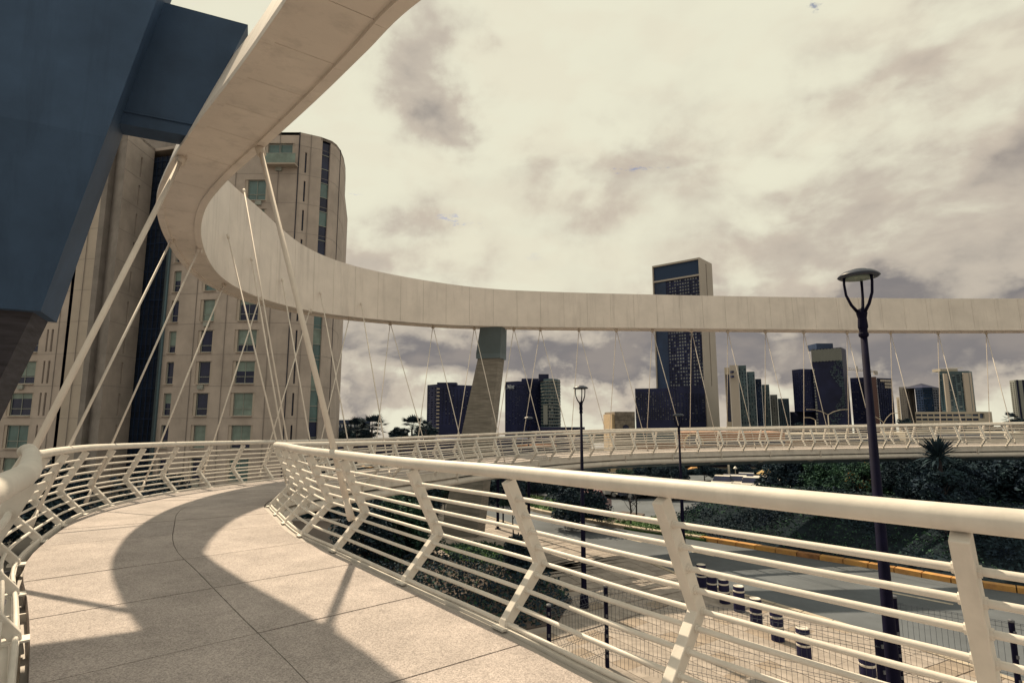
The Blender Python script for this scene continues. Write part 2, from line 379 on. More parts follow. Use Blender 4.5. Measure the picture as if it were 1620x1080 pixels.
def build_ground():
    b = MB()
    rows = [(-400, 0), (90, 0), (150, -3), (300, -18), (700, -40), (1500, -85), (2600, -130)]
    for (y0, d0), (y1, d1) in zip(rows, rows[1:]): b.quad((-2600, y0, G-.35+d0), (2600, y0, G-.35+d0), (2600, y1, G-.35+d1), (-2600, y1, G-.35+d1))
    structure(b.build('ground', ground_m))
    # earth verge between kerb and bank
    b = MB(); n = 60
    for i in range(n):
        a0, a1 = FKc.at(FKc.len*i/n), FKc.at(FKc.len*(i+1)/n); l0, l1 = FKc.left(FKc.len*i/n), FKc.left(FKc.len*(i+1)/n); u = V((0, 0, .09))
        b.quad(a0+l0*.3+u, a1+l1*.3+u, a1+l1*2.0+u, a0+l0*2.0+u)
    structure(b.build('verge', grass_g))
    # road as a strip between the two kerbs
    b = MB(); n = 60
    for i in range(n):
        a0, a1 = FKc.at(FKc.len*i/n), FKc.at(FKc.len*(i+1)/n); c0, c1 = NKc.at(NKc.len*i/n), NKc.at(NKc.len*(i+1)/n)
        for k in range(6):
            b.quad(c0.lerp(a0, k/6), c1.lerp(a1, k/6), c1.lerp(a1, (k+1)/6), c0.lerp(a0, (k+1)/6))
    structure(b.build('road', asphalt))
    # side road and parking surface
    b = MB(); b.hexa([V((-40, 33, G-.34)), V((14, 33, G-.34)), V((70, 62, G-.34)), V((-40, 62, G-.34))], [V((-40, 33, G-.03)), V((14, 33, G-.03)), V((70, 62, G-.03)), V((-40, 62, G-.03))])
    b2 = MB(); pts = [at_z(935, 800, G-.03), at_z(1010, 836, G-.03), at_z(1130, 808, G-.03), at_z(1180, 800, G-.03), (60, 46, G-.03), (90, 75, G-.03), (-30, 75, G-.03), (-4, 52, G-.03)]
    b2.poly(pts); structure(b2.build('parking_lot', asphalt))
    # bank
    b = MB(); nx, ny = 110, 56; x0, x1, y0, y1 = -6, 62, 12, 52
    vs = []; grid = {}
    for j in range(ny+1):
        for i in range(nx+1):
            x = x0+(x1-x0)*i/nx; y = y0+(y1-y0)*j/ny; h = bank_height(x, y)
            grid[i, j] = len(vs); vs.append((x, y, G-.06+h if h > .02 else G-.2))
    fs = []
    for j in range(ny):
        for i in range(nx):
            q = [grid[i, j], grid[i+1, j], grid[i+1, j+1], grid[i, j+1]]
            if max(vs[k][2] for k in q) > G-.19: fs.append(tuple(q))
    structure(link('grass_bank', new_mesh('grass_bank', vs, fs, True), grass_g))
    # near pavement base under the slabs, from the near kerb towards the camera
    b = MB()
    n = 40
    for i in range(n):
        c0, c1 = NKc.at(NKc.len*i/n), NKc.at(NKc.len*(i+1)/n)
        l0, l1 = NKc.left(NKc.len*i/n), NKc.left(NKc.len*(i+1)/n)
        for s0, s1 in ((.18, 1.6), (1.6, 14)):
            b.quad(c0-l0*s1+V((0, 0, .10)), c1-l1*s1+V((0, 0, .10)), c1-l1*s0+V((0, 0, .10)), c0-l0*s0+V((0, 0, .10)))
    structure(b.build('pavement', paver_m))
build_ground()
def build_kerbs():
    r = empty('yellow_kerb', 'long yellow painted kerb along the far side of the road below the grassy bank', 'kerb')
    q = 0; k = 0; sh = None
    while q < FKc.len-1.0:
        if screen(FKc.at(q))[0] > 520 and FKc.at(q).y > 5:
            a, c = FKc.at(q+.02), FKc.at(q+.98); la = FKc.left(q)
            m = MB().hexa([a-la*.02+V((0, 0, -.1)), c-la*.02+V((0, 0, -.1)), c+la*.42+V((0, 0, -.1)), a+la*.42+V((0, 0, -.1))], [a+V((0, 0, .20)), c+V((0, 0, .20)), c+la*.40+V((0, 0, .20)), a+la*.40+V((0, 0, .20))])
            m.build('kerb_stone', kerb_m if 800 < screen(a)[0] < 1105 else (yellow if k % 9 not in (4,) else kerb_worn), r); k += 1
        q += 1.0
    r = empty('pavement_kerb', 'pale concrete kerb between the near pavement and the road', 'kerb')
    q = 0
    while q < NKc.len-1.0:
        if NKc.at(q).y > 5 and screen(NKc.at(q))[0] > 560:
            a, c = NKc.at(q+.02), NKc.at(q+.98); la = NKc.left(q)
            MB().hexa([a+V((0, 0, -.1)), c+V((0, 0, -.1)), c-la*.2+V((0, 0, -.1)), a-la*.2+V((0, 0, -.1))][::-1], [a+V((0, 0, .135)), c+V((0, 0, .135)), c-la*.2+V((0, 0, .135)), a-la*.2+V((0, 0, .135))][::-1]).build('kerb_stone', kerb_m, r)
        q += 1.0
    # lane dashes
    ds = [((989, 851), (1016, 857)), ((1403, 935), (1508, 955.5)), ((1222, 895), (1262, 904)), ((905, 829), (925, 834)), ((1095, 872), (1130, 879))]
    for i, (p0, p1) in enumerate(ds):
        a, c = at_z(*p0, G+.006), at_z(*p1, G+.006); d = (c-a).normalized(); l = V((-d.y, d.x, 0))*.085
        structure(MB().quad(a-l, c-l, c+l, a+l).build('lane_dash', line_m))
build_kerbs()
def build_paving():
    r = empty('paving', 'beige concrete paving slabs on the pavement beneath the footbridge', 'paving')
    # slab rows follow the kerb
    cand = []; S = .62
    q = 2.0
    while q < NKc.len:
        for k in range(0, 19):
            o = .26+S/2+k*S
            p = NKc.at(q)-NKc.left(q)*o
            if p.y < 5: continue
            sx, sy = screen(p)
            if 690 < sx < 1640 and sy < 1130: cand.append((p.length, p, NKc.tan(q)))
        q += S
    cand.sort(key=lambda c: c[0]); rnd = random.Random(3)
    ms = []
    for k in range(4):
        z = .04; h = S/2-.012; b = MB()
        jit = [V((rnd.uniform(-.006, .006), rnd.uniform(-.006, .006), rnd.uniform(-.004, .004))) for _ in range(4)]
        bot = [V((-h, -h, 0)), V((h, -h, 0)), V((h, h, 0)), V((-h, h, 0))]; top = [p+V((0, 0, z))+j for p, j in zip(bot, jit)]
        ms.append(b.hexa(bot, top).mesh('paving_slab'))
        mm = paver_m
        if k == 3: mm = mat('paving_dark', (.29, .24, .20), .9, var=.2, scale=1.6, bump=.4, bscale=30)
        ms[-1].materials.append(mm)
    rest = MB()
    for i, (d, p, t) in enumerate(cand):
        ang = math.atan2(t.y, t.x)
        if i < 295:
            o = link('paving_slab', ms[rnd.choice((0, 1, 2, 0, 1, 2, 3))], None, r); o.location = V((p.x, p.y, G+.09+rnd.uniform(0, .005))); o.rotation_euler = (0, 0, ang)
        else:
            n = V((-t.y, t.x, 0)); rest.box((p.x, p.y, G+.09+.02), S-.024, S-.024, .04, t, n)
    if rest.v: stuff(rest.build('paving_slabs_beyond', paver_m, r))
build_paving()

# ---------------------------------------------------------------- footbridge deck
stations = []
SP0 = 1.42
q_ref = DI.find_px(795, 3, 20) if False else None
def nearest_q(C, x, y):
    return min((( (C.p[i].x-x)**2+(C.p[i].y-y)**2), C.s[i]) for i in range(len(C.p)))[1]
q_post0 = nearest_q(DI, -.07, 4.6)
def build_deck():
    d = empty('footbridge_deck', 'curving white steel footbridge deck paved with speckled concrete slabs', 'footbridge')
    q0 = q_post0-7*1.45-.35; q = q0
    qs = []
    while q < DI.len-1:
        qs.append(q); q += 1.45 if q < q_post0+5 else 1.35
    g = .008
    for a, b_ in zip(qs, qs[1:]):
        for lane in (0, 1):
            s0, s1 = (.10, 1.50-.004) if lane == 0 else (1.50+.004, WID-.06)
            m = MB(); ring_t = []; n = 4
            lo = []; hi = []
            for k in range(n+1):
                qq = a+g+(b_-a-2*g)*k/n; P = DI.at(qq); l = DI.left(qq)
                lo.append(P+l*s0); hi.append(P+l*SW(s1, qq))
            dz = V((0, 0, -.12)); cz = V((0, 0, random.uniform(-.002, .002)))
            for k in range(n):
                m.quad(lo[k+1]+cz, lo[k]+cz, hi[k]+cz, hi[k+1]+cz)
                m.quad(lo[k]+dz, lo[k+1]+dz, hi[k+1]+dz, hi[k]+dz)
                m.quad(lo[k]+cz, lo[k+1]+cz, lo[k+1]+dz, lo[k]+dz); m.quad(hi[k+1]+cz, hi[k]+cz, hi[k]+dz, hi[k+1]+dz)
            m.quad(lo[0]+dz, hi[0]+dz, hi[0]+cz, lo[0]+cz); m.quad(hi[-1]+dz, lo[-1]+dz, lo[-1]+cz, hi[-1]+cz)
            m.build('paving_slab', deck_m if random.random() < .7 else deck_m2, d)
    # tray below the slabs, edge channels, pipes
    def strip(s0, s1, z0, z1, step=.35, qa=None, qb=None):
        m = MB(); rings = []; q = qs[0] if qa is None else qa
        while q < qs[-1]:
            P = DI.at(q); l = DI.left(q)
            a_, b_ = SW(s0, q), SW(s1, q); rings.append([P+l*a_+V((0, 0, z0)), P+l*b_+V((0, 0, z0)), P+l*b_+V((0, 0, z1)), P+l*a_+V((0, 0, z1))]); q += step
        m.sweep(rings); return m
    strip(.02, WID-.02, -.20, -.13).build('steel_tray', greypaint, d)
    strip(-.03, .014, -.24, .004).build('edge_channel', white, d)
    strip(.02, .09, -.12, -.02).build('drain_strip', greypaint, d)
    strip(WID+.0, WID+.045, -.24, .012).build('edge_channel', white, d)
    def pipe(s, z, r, name):
        pts = []; q = qs[0]
        while q < qs[-1]:
            P = DI.at(q); pts.append(P+DI.left(q)*s+V((0, 0, z))); q += .45
        MB().tube(pts, r, 14).build(name, white, d, smooth=True)
    pipe(.06, -.42, .125, 'edge_pipe'); pipe(WID-.06, -.42, .125, 'edge_pipe')
    pts = []; q = qs[0]
    while q < qs[-1]:
        P = DI.at(q); pts.append(P+DI.left(q)*1.5+V((0, 0, -.62))); q += .6
    MB().tube(pts, .20, 14).build('spine_pipe', slate_l, d, smooth=True)  # slate tone puts the shadow beneath the deck into the pipe's colour
    q = qs[0]; k = 0
    while q < qs[-1]:
        P = DI.at(q); l = DI.left(q); t = DI.tan(q)
        m = MB(); h = t*.012
        prof = [(-.10, -.06), (-.10, -.36), (.2, -.50), (1.0, -.68), (2.0, -.68), (WID-.2, -.50), (WID+.10, -.36), (WID+.10, -.06)]
        A = [P+l*s+V((0, 0, z))-h for s, z in prof]; B = [p+h*2 for p in A]
        m.poly(A); m.poly(B[::-1])
        for i in range(len(prof)):
            j = (i+1) % len(prof); m.quad(A[i], A[j], B[j], B[i])
        m.build('cross_rib', white, d); q += 2.7; k += 1
    return d, qs
deck, slab_qs = build_deck()

# ---------------------------------------------------------------- railings
PROF_K = (.39, .41); PROF_T = (.05, 1.10)
def rail_point(C, q, sgn, s, z, extra=0):
    P = C.at(q); return P+C.left(q)*(s*sgn)+V((0, 0, z*(1+extra(q))))
def build_railing(C, name, label, sgn, posts, extra, qa, qb, tr=.056):
    r = empty(name, label, 'railing')
    # posts: kinked flat boxes
    for q in posts:
        t = C.tan(q); n = C.left(q)*sgn; F = C.at(q)+V((0, 0, .0)); e = 1+extra(q)
        K = F+n*PROF_K[0]+V((0, 0, PROF_K[1]*e)); T = F+n*PROF_T[0]+V((0, 0, (PROF_T[1]-.02)*e)); F = F-n*.0
        m = MB(); w2 = t*.036
        def wid(P, d, nn, wd): return [P-nn*wd/2-w2, P+nn*wd/2-w2, P+nn*wd/2+w2, P-nn*wd/2+w2]
        d1 = (K-F).normalized(); d2 = (T-K).normalized()
        def perp(d): x = n-d*n.dot(d); return x.normalized()
        p1, p2 = perp(d1), perp(d2); pm = (p1+p2).normalized()
        m.sweep([wid(F-V((0, 0, .10)), d1, n, .075), wid(F+d1*.04, d1, p1, .08), wid(K, d1, pm, .112), wid(K.lerp(T, .5), d2, p2, .10), wid(T, d2, p2, .10)])
        o = m.build('post', white, r, bevel=.006)
        # small foot plate
        MB().box(F-V((0, 0, .0))+n*.02, .14, .16, .016, t, n).build('foot_plate', white, o)
    # handrail
    def line(s, z, step=.22, zoff=0):
        pts = []; q = qa
        while q <= qb+1e-6:
            pts.append(rail_point(C, q, sgn, s, z, extra)+V((0, 0, zoff))); q += step
        return pts
    MB().tube(line(PROF_T[0], PROF_T[1]+.045), tr, 16).build('handrail', white, r, smooth=True)
    for k in range(5):                    # bars from knee up
        f = k*.2; s = PROF_K[0]+(PROF_T[0]-PROF_K[0])*f; z = PROF_K[1]+(PROF_T[1]-.03-PROF_K[1])*f
        MB().tube(line(s, z, .3), .0185, 8).build('rail_bar', white, r, smooth=True)
    for q in posts:
        if not (qa < q < qb) or C.at(q).length > 11 or C.at(q).y < .5: continue
        m = MB()
        for k in range(9):
            if k < 5: f = k*.2; s_ = PROF_K[0]+(PROF_T[0]-PROF_K[0])*f; z_ = PROF_K[1]+(PROF_T[1]-.03-PROF_K[1])*f
            else: f = .06+(k-5)*.25; s_ = PROF_K[0]*f; z_ = PROF_K[1]*f
            for e_ in (-1, 1):
                P0, P1 = rail_point(C, q+e_*.034, sgn, s_, z_, extra), rail_point(C, q+e_*.050, sgn, s_, z_, extra); m.tube([P0, P1], .026, 8)
        m.build('weld_collar', white, r, smooth=False)
    for k in range(4):
        f = .06+k*.25; s = PROF_K[0]*f; z = PROF_K[1]*f
        MB().tube(line(s, z, .3), .0185, 8).build('rail_bar', white, r, smooth=True)
    return r
# inner railing posts: spacing as seen near, then regular
ip = [nearest_q(DI, -.07, 4.6)]
near_i = [(1.66, 2.30), (.88, 3.42), (-.07, 4.6), (-1.065, 5.8), (-2.18, 7.15), (-2.95, 8.1), (-3.55, 9.05)]
ip = [nearest_q(DI, x, y) for x, y in near_i]
q = ip[0]-1.75; pre = []
while q > 6: pre.append(q); q -= 1.6
posts_i = pre[::-1]+ip
q = ip[-1]+1.0
while q < DI.len-1.5: posts_i.append(q); q += 1.25
qi0 = nearest_q(DI, -1.6, 6.4); qi1 = nearest_q(DI, 1.2, 3.0)
def ex_i(q):
    f = min(1, max(0, (qi0-q)/(qi0-qi1))); return .045*f*f*(3-2*f)
inner_rail = build_railing(DI, 'inner_railing', 'white tubular railing with kinked posts along the right edge of the curved walkway', -1, posts_i, ex_i, 5.5, DI.len-1.2)
q154 = nearest_q(DO, -6.7, 9.2)
posts_o = []; q = q154
while q > 4: posts_o.append(q); q -= 1.42
posts_o = posts_o[::-1]; q = q154+1.3
while q < DO.len-1.5: posts_o.append(q); q += 1.27
q_near = nearest_q(DO, -3.0, 3.7); q_mid = nearest_q(DO, -6.6, 9.0)
q_e0 = nearest_q(DO, -6.1, 7.8); q_e1 = nearest_q(DO, -4.3, 5.1)
def ex_o(q):
    f = min(1, max(0, (q_e0-q)/(q_e0-q_e1))); f = f*f*(3-2*f); return .155*f
outer_rail = build_railing(DO, 'outer_railing', 'white tubular railing with kinked posts along the left edge of the curved walkway', 1, posts_o, ex_o, 3.5, DO.len-1.2)

# ---------------------------------------------------------------- ring beam
Bpx = [(650, 0, 3.78, 1.45), (575, 75, 3.98, 1.5), (500, 150, 4.3, 1.6), (420, 225, 4.72, 1.75), (350, 290, 4.68, 1.85), (322, 330, 4.56, 2.15), (318, 380, 4.42, 2.7), (345, 432, 4.25, 3.05), (400, 465, 4.3, 3.2), (480, 488, 4.5, 2.65), (560, 500, 4.72, 2.4), (700, 512, 4.94, 2.2), (800, 515, 5, 2.0), (1070, 518, 5, 1.85), (1400, 521, 5, 1.82), (1620, 521, 5, 1.8)]
bp = [V((17, -13, 3.6)), V((11, -7, 3.6)), V((6.2, -2.1, 3.6)), V((2.6, 1.6, 3.6)), V((.4, 3.45, 3.65))]; bh = [1.8]*5
for x, y, e, h in Bpx: bp.append(at_z(x, y, e)); bh.append(h)
bp += [V((37, 30.6, 5)), V((46, 28.6, 5))]; bh += [1.8, 1.8]
BC = Curve(catmull(bp, 10)); hs = catmull([V((i, 0, h)) for i, h in enumerate(bh)], 10)
def beam_h(q):
    i, f = BC.idx(q); return hs[i].z*(1-f)+hs[i+1].z*f
BW = 1.15
def bw(q):                               # the box narrows through its tightest bend
    P = BC.at(q); d = min(1.0, (P-V((-8.2, 15.0, 4.3))).length/8.0); d = d*d*(3-2*d)
    return P.z*(.162+.056*d)
def beam_sec(q, inset=0.0):
    P = BC.at(q); l = BC.left(q); h = beam_h(q); i = inset; BW = bw(q)
    # inner bottom, outer bottom, outer lip, inner top (back slope), inner top
    pts = [(0+i, 0+i), (BW-i, 0+i), (BW-i, .10), (.42, h-i), (.06+i, h-i), (0+i, .10)]
    return [P+l*s+V((0, 0, z)) for s, z in pts]
def build_beam():
    r = empty('suspension_ring_beam', 'huge curved pale steel ring beam hanging over the walkway on two pylons', 'bridge beam')
    seams = [q for q in []]
    q = 1.0; L = 1.3; k = 0
    while q+L < BC.len:
        rings = []; n = 5
        for j in range(n+1):
            rings.append(beam_sec(q+.006+(L-.012)*j/n))
        me = MB().sweep(rings); o = me.build('beam_panel', beamw, r); k += 1; q += L
    rings = []; q2 = 1.0
    while q2 < q: rings.append(beam_sec(q2, .012)); q2 += .4
    MB().sweep(rings).build('beam_core', greypaint, r)
    # lips along both lower edges
    for side in (0, 1):
        q2 = 1.0
        while q2+L < BC.len:
            rings = []
            for j in range(9):
                qq = q2+.003+(L-.006)*j/8; P = BC.at(qq); l = BC.left(qq); s0, s1 = (-.03, .11) if side == 0 else (bw(qq)-.11, bw(qq)+.03)
                rings.append([P+l*s0+V((0, 0, -.045)), P+l*s1+V((0, 0, -.045)), P+l*s1+V((0, 0, .02)), P+l*s0+V((0, 0, .02))])
            MB().sweep(rings).build('bottom_flange', beamw, r); q2 += L
    return r
ring = build_beam()

# ---------------------------------------------------------------- hanger cables
def cab(a, b, r, name='cable', lab=None):
    o = MB().tube([a, b], r, 10).build(name, cable_m, ring, smooth=True)
    d = (b-a).normalized()
    MB().tube([a-d*.02, a+d*.16], r*1.9, 10).build('cable_socket', cable_m, o, smooth=True)
    MB().tube([b-d*.28, b-d*.02], [r*1.0, r*(1.9 if r < .04 else 1.25)], 10).build('cable_clevis', cable_m, o, smooth=True)
    if lab: o['label'] = lab
    return o
def lug(P):
    l = V((0, 0, 1)); MB().box(P+V((0, 0, -.05)), .16, .05, .16).build('lug', cable_m, ring)
qi_tip = nearest_q(DI, -5.1, 13.2)
qturn = nearest_q(BC, *at_z(318, 380, 4.8).xy)
def line_foot(C, sgn, top, px_a, py_a, px_b, py_b, lo, hi):
    # foot on the deck edge that lies in the plane seen through two image points
    r0, r1 = ray(px_a, py_a), ray(px_b, py_b); n = r0.cross(r1); best = None; q = lo
    while q < hi:
        F = C.at(q)+C.left(q)*(.26*sgn)+V((0, 0, .10)); d = abs(F.dot(n))/F.length
        if best is None or d < best[0]: best = (d, F)
        q += .05
    return best[1]
# thick struts near the camera
A = at_z(288, 250, 4.66)
qa = nearest_q(DO, -5.0, 6.1); FA = DO.at(qa)+DO.left(qa)*.22+V((0, 0, -.2))
FA = V((-5.44, 5.90, -1.5))
cab(A, FA, .042, 'tension_strut', 'thick white strut rising from the left edge of the walkway')
Bp = at_z(411, 234, 4.68)
qb = nearest_q(DI, -1.95, 6.9); FB = DI.at(qb)-DI.left(qb)*.25+V((0, 0, -.05))
FB = V((-2.03, 7.30, -1.27))
cab(Bp, FB, .042, 'tension_strut', 'thick white strut rising from the right edge of the walkway')
def outer_foot(px, lo, hi):
    q = DO.find_px(px, lo, hi); return DO.at(q)+DO.left(q)*.26+V((0, 0, .12))
def inner_foot(px, lo, hi):
    q = DI.find_px(px, lo, hi); return DI.at(q)-DI.left(q)*.26+V((0, 0, .12))
q_o1 = nearest_q(DO, -3, 3.7)
qo_turn = nearest_q(DO, -8.2, 15)
outer_list = [((272, 378), (105, 715), 4.42), ((315, 392), (173, 712), 4.36), ((355, 448), (250, 710), 4.25), ((411, 470), (335, 707), 4.31), ((490, 490), (427, 700), 4.52), ((553, 501), (508, 697), 4.7)]
for (a, b_, e) in outer_list:
    top = at_z(*a, e)
    cab(top, line_foot(DO, 1, top, *a, *b_, q_o1+1, nearest_q(DO, -3, 25)), .024 if a[0] < 300 else .02); lug(top)
inner_list = [((357, 372), (437, 700)), ((395, 409), (447, 700)), ((383, 300), (455, 702)), ((444, 442), (490, 698)), ((505, 463), (550, 700)), ((570, 480), (608, 700))]
for a, b_ in inner_list:
    # anchored part way up the inner face
    best = None; q = qturn-3
    r_ = ray(*a)
    while q < qturn+24:
        P = BC.at(q); t = r_.xy.dot(P.xy)/r_.xy.length_squared; d = (r_.xy*t-P.xy).length/P.xy.length
        if best is None or d < best[0]: best = (d, P, t, BC.left(q))
        q += .05
    top = r_*best[2]-best[3]*.06
    cab(top, line_foot(DI, -1, top, *a, *b_, nearest_q(DI, -4.4, 10.6), nearest_q(DI, 0, 25)), .02)
far_top = [627, 692, 753, 815, 857, 918, 978, 1037, 1100, 1158, 1218, 1280, 1350, 1420, 1495, 1572, 1650]
lo_i, hi_i = nearest_q(DI, -3, 20), DI.len-1; lo_o, hi_o = nearest_q(DO, -6, 20), DO.len-1
bq = nearest_q(BC, -9, 25)
for i, px in enumerate(far_top):
    q = BC.find_px(px, bq, BC.len-1); P = BC.at(q)+BC.left(q)*.55+V((0, 0, -.05)); lug(P)
    sl = .24 if px > 760 else .30
    if px < 1100: fi, fo = px+(44 if px > 760 else 38), px-(12 if px > 900 else 28)
    else: fi, fo = px+34-(px-1100)*.01, px-6+(px-1100)*.012
    if px < 1640:
        cab(P, inner_foot(fi, lo_i, hi_i), .017)
        cab(P+V((0, 0, 0)), outer_foot(fo, lo_o, hi_o), .017)

# ---------------------------------------------------------------- pylons
def pylon_far():
    base = at_depth(742, 865, 31.5); base.z = G
    r = empty('far_pylon', 'tapered concrete pylon with slate steel cap holding the far side of the ring beam', 'pylon', (0, 0, 0))
    qb = BC.find_px(783, bq, BC.len-1); T = BC.at(qb)+BC.left(qb)*.6; t = BC.tan(qb); n = BC.left(qb)
    # section: inner face and right side face, corner split
    def sec(c, w, d, sk=.35):
        # view direction here is about +Y: left face looks at camera, right face turned away to the right
        a = (t*.90-n*.43).normalized(); b_ = (n*.90+t*.43).normalized()
        return [c-a*w/2-b_*d/2, c+a*w/2-b_*d/2, c+a*w/2+b_*d/2, c-a*w/2+b_*d/2]
    B = V((col_x(739, 32.5)-.25, 32.6, G))
    J = B.lerp(T, .80)
    J = V((at_Y(777, 567, 31.4).x, 31.6, at_Y(777, 567, 31.4).z)); T2 = V((at_Y(781, 514, 30.6).x, 30.75, 5.05))
    B2 = V((at_Y(731, 860, 33).x, 33, G-.1))
    MB().sweep([sec(B2, 2.15, 1.5), sec(B2.lerp(J, .5), 1.75, 1.25), sec(J, 1.25, 1.05)]).build('concrete_shaft', pyl_conc, r)
    MB().sweep([sec(J-V((0, 0, .02)), 1.42, 1.2), sec(J+V((0, 0, .25)), 1.42, 1.2), sec(T2, 1.2, 1.1)]).build('steel_cap', slate_l, r)
pylon_far()
def pylon_near():
    r = empty('near_pylon', 'massive slate blue steel pylon looming at the left with its arm to the ring beam', 'pylon')
    a = V((.87, .49, 0)).normalized(); b_ = V((-.49, .87, 0)).normalized()
    Fb = at_depth(64, 492, 8.4); Fm = at_depth(167, 217, 8.65); Ft = at_depth(248, 0, 9.15); Ft = Ft+(Ft-Fm)*.45
    def sec(F, w, d): return [F-a*w, F, F+b_*d, F-a*w+b_*d]
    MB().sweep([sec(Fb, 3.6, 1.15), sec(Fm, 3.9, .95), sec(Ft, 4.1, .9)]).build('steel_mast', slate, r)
    C0 = at_depth(50, 503, 8.4)+b_*.08; d = (at_depth(0, 598, 8.5)-at_depth(50, 503, 8.4)).normalized(); C0.z = Fb.z+.02; C1 = C0+d*((C0.z-G)/-d.z)
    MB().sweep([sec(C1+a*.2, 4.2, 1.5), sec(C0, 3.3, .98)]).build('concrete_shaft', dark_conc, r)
    # arm to the beam
    S1 = V((-6.88, 8.84, 0)); E1 = V((-5.85, 9.32, 0)); w3 = E1-S1; u = w3.normalized(); v = V((-u.y, u.x, 0)); L = 2.56
    S = S1-u*.5; lo = 4.80; hi = 7.14
    nb = [S-v*.42, S+u*L-v*.42, S+u*L, S]
    nb = [V((p.x, p.y, lo)) for p in nb]
    nt = [V((p.x, p.y, hi)) for p in nb]; nb[1] = nb[1]-u*.75; nb[2] = nb[2]-u*.75
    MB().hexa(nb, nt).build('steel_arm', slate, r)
    # bolted flange line on the arm soffit
    MB().bar(nb[0]+V((0, 0, .22))-v*.012, nb[1]+V((0, 0, .22))-v*.012, .03, .03).build('weld_seam', slate, r)
pylon_near()

# ---------------------------------------------------------------- generic facade with real openings
def facade(b, P0, P1, z0, z1, wins, depth=.25, nrm=None):
    """wall quads between plan points P0->P1 (outside on the right-hand side walking P0->P1 seen from the camera),
    wins = [(u0,u1,za,zb)] in metres along the wall"""
    P0 = V((P0[0], P0[1], 0)); P1 = V((P1[0], P1[1], 0)); d = P1-P0; Lw = d.length; d.normalize(); n = V((d.y, -d.x, 0))
    us = sorted(set([0, Lw]+[round(min(Lw, max(0, x)), 3) for q in wins for x in q[:2]])); zs = sorted(set([z0, z1]+[round(min(z1, max(z0, x)), 3) for q in wins for x in q[2:]]))
    hit = set()
    for q in wins:
        for i in range(len(us)-1):
            cu = (us[i]+us[i+1])/2
            if not q[0]-1e-3 < cu < q[1]+1e-3: continue
            for j in range(len(zs)-1):
                cz = (zs[j]+zs[j+1])/2
                if q[2]-1e-3 < cz < q[3]+1e-3: hit.add((i, j))
    def pt(u, z, dd=0): return P0+d*u+V((0, 0, z))-n*dd
    for i in range(len(us)-1):
        j = 0
        while j < len(zs)-1:
            if (i, j) in hit: j += 1; continue
            k = j
            while k+1 < len(zs)-1 and (i, k+1) not in hit: k += 1
            b.quad(pt(us[i], zs[j]), pt(us[i+1], zs[j]), pt(us[i+1], zs[k+1]), pt(us[i], zs[k+1])); j = k+1
    for q in wins:
        u0, u1, a, c = q
        b.quad(pt(u0, a), pt(u0, a, depth), pt(u0, c, depth), pt(u0, c)); b.quad(pt(u1, a, depth), pt(u1, a), pt(u1, c), pt(u1, c, depth))
        b.quad(pt(u0, a), pt(u1, a), pt(u1, a, depth), pt(u0, a, depth)); b.quad(pt(u0, c, depth), pt(u1, c, depth), pt(u1, c), pt(u0, c))
    return pt, d, n, Lw

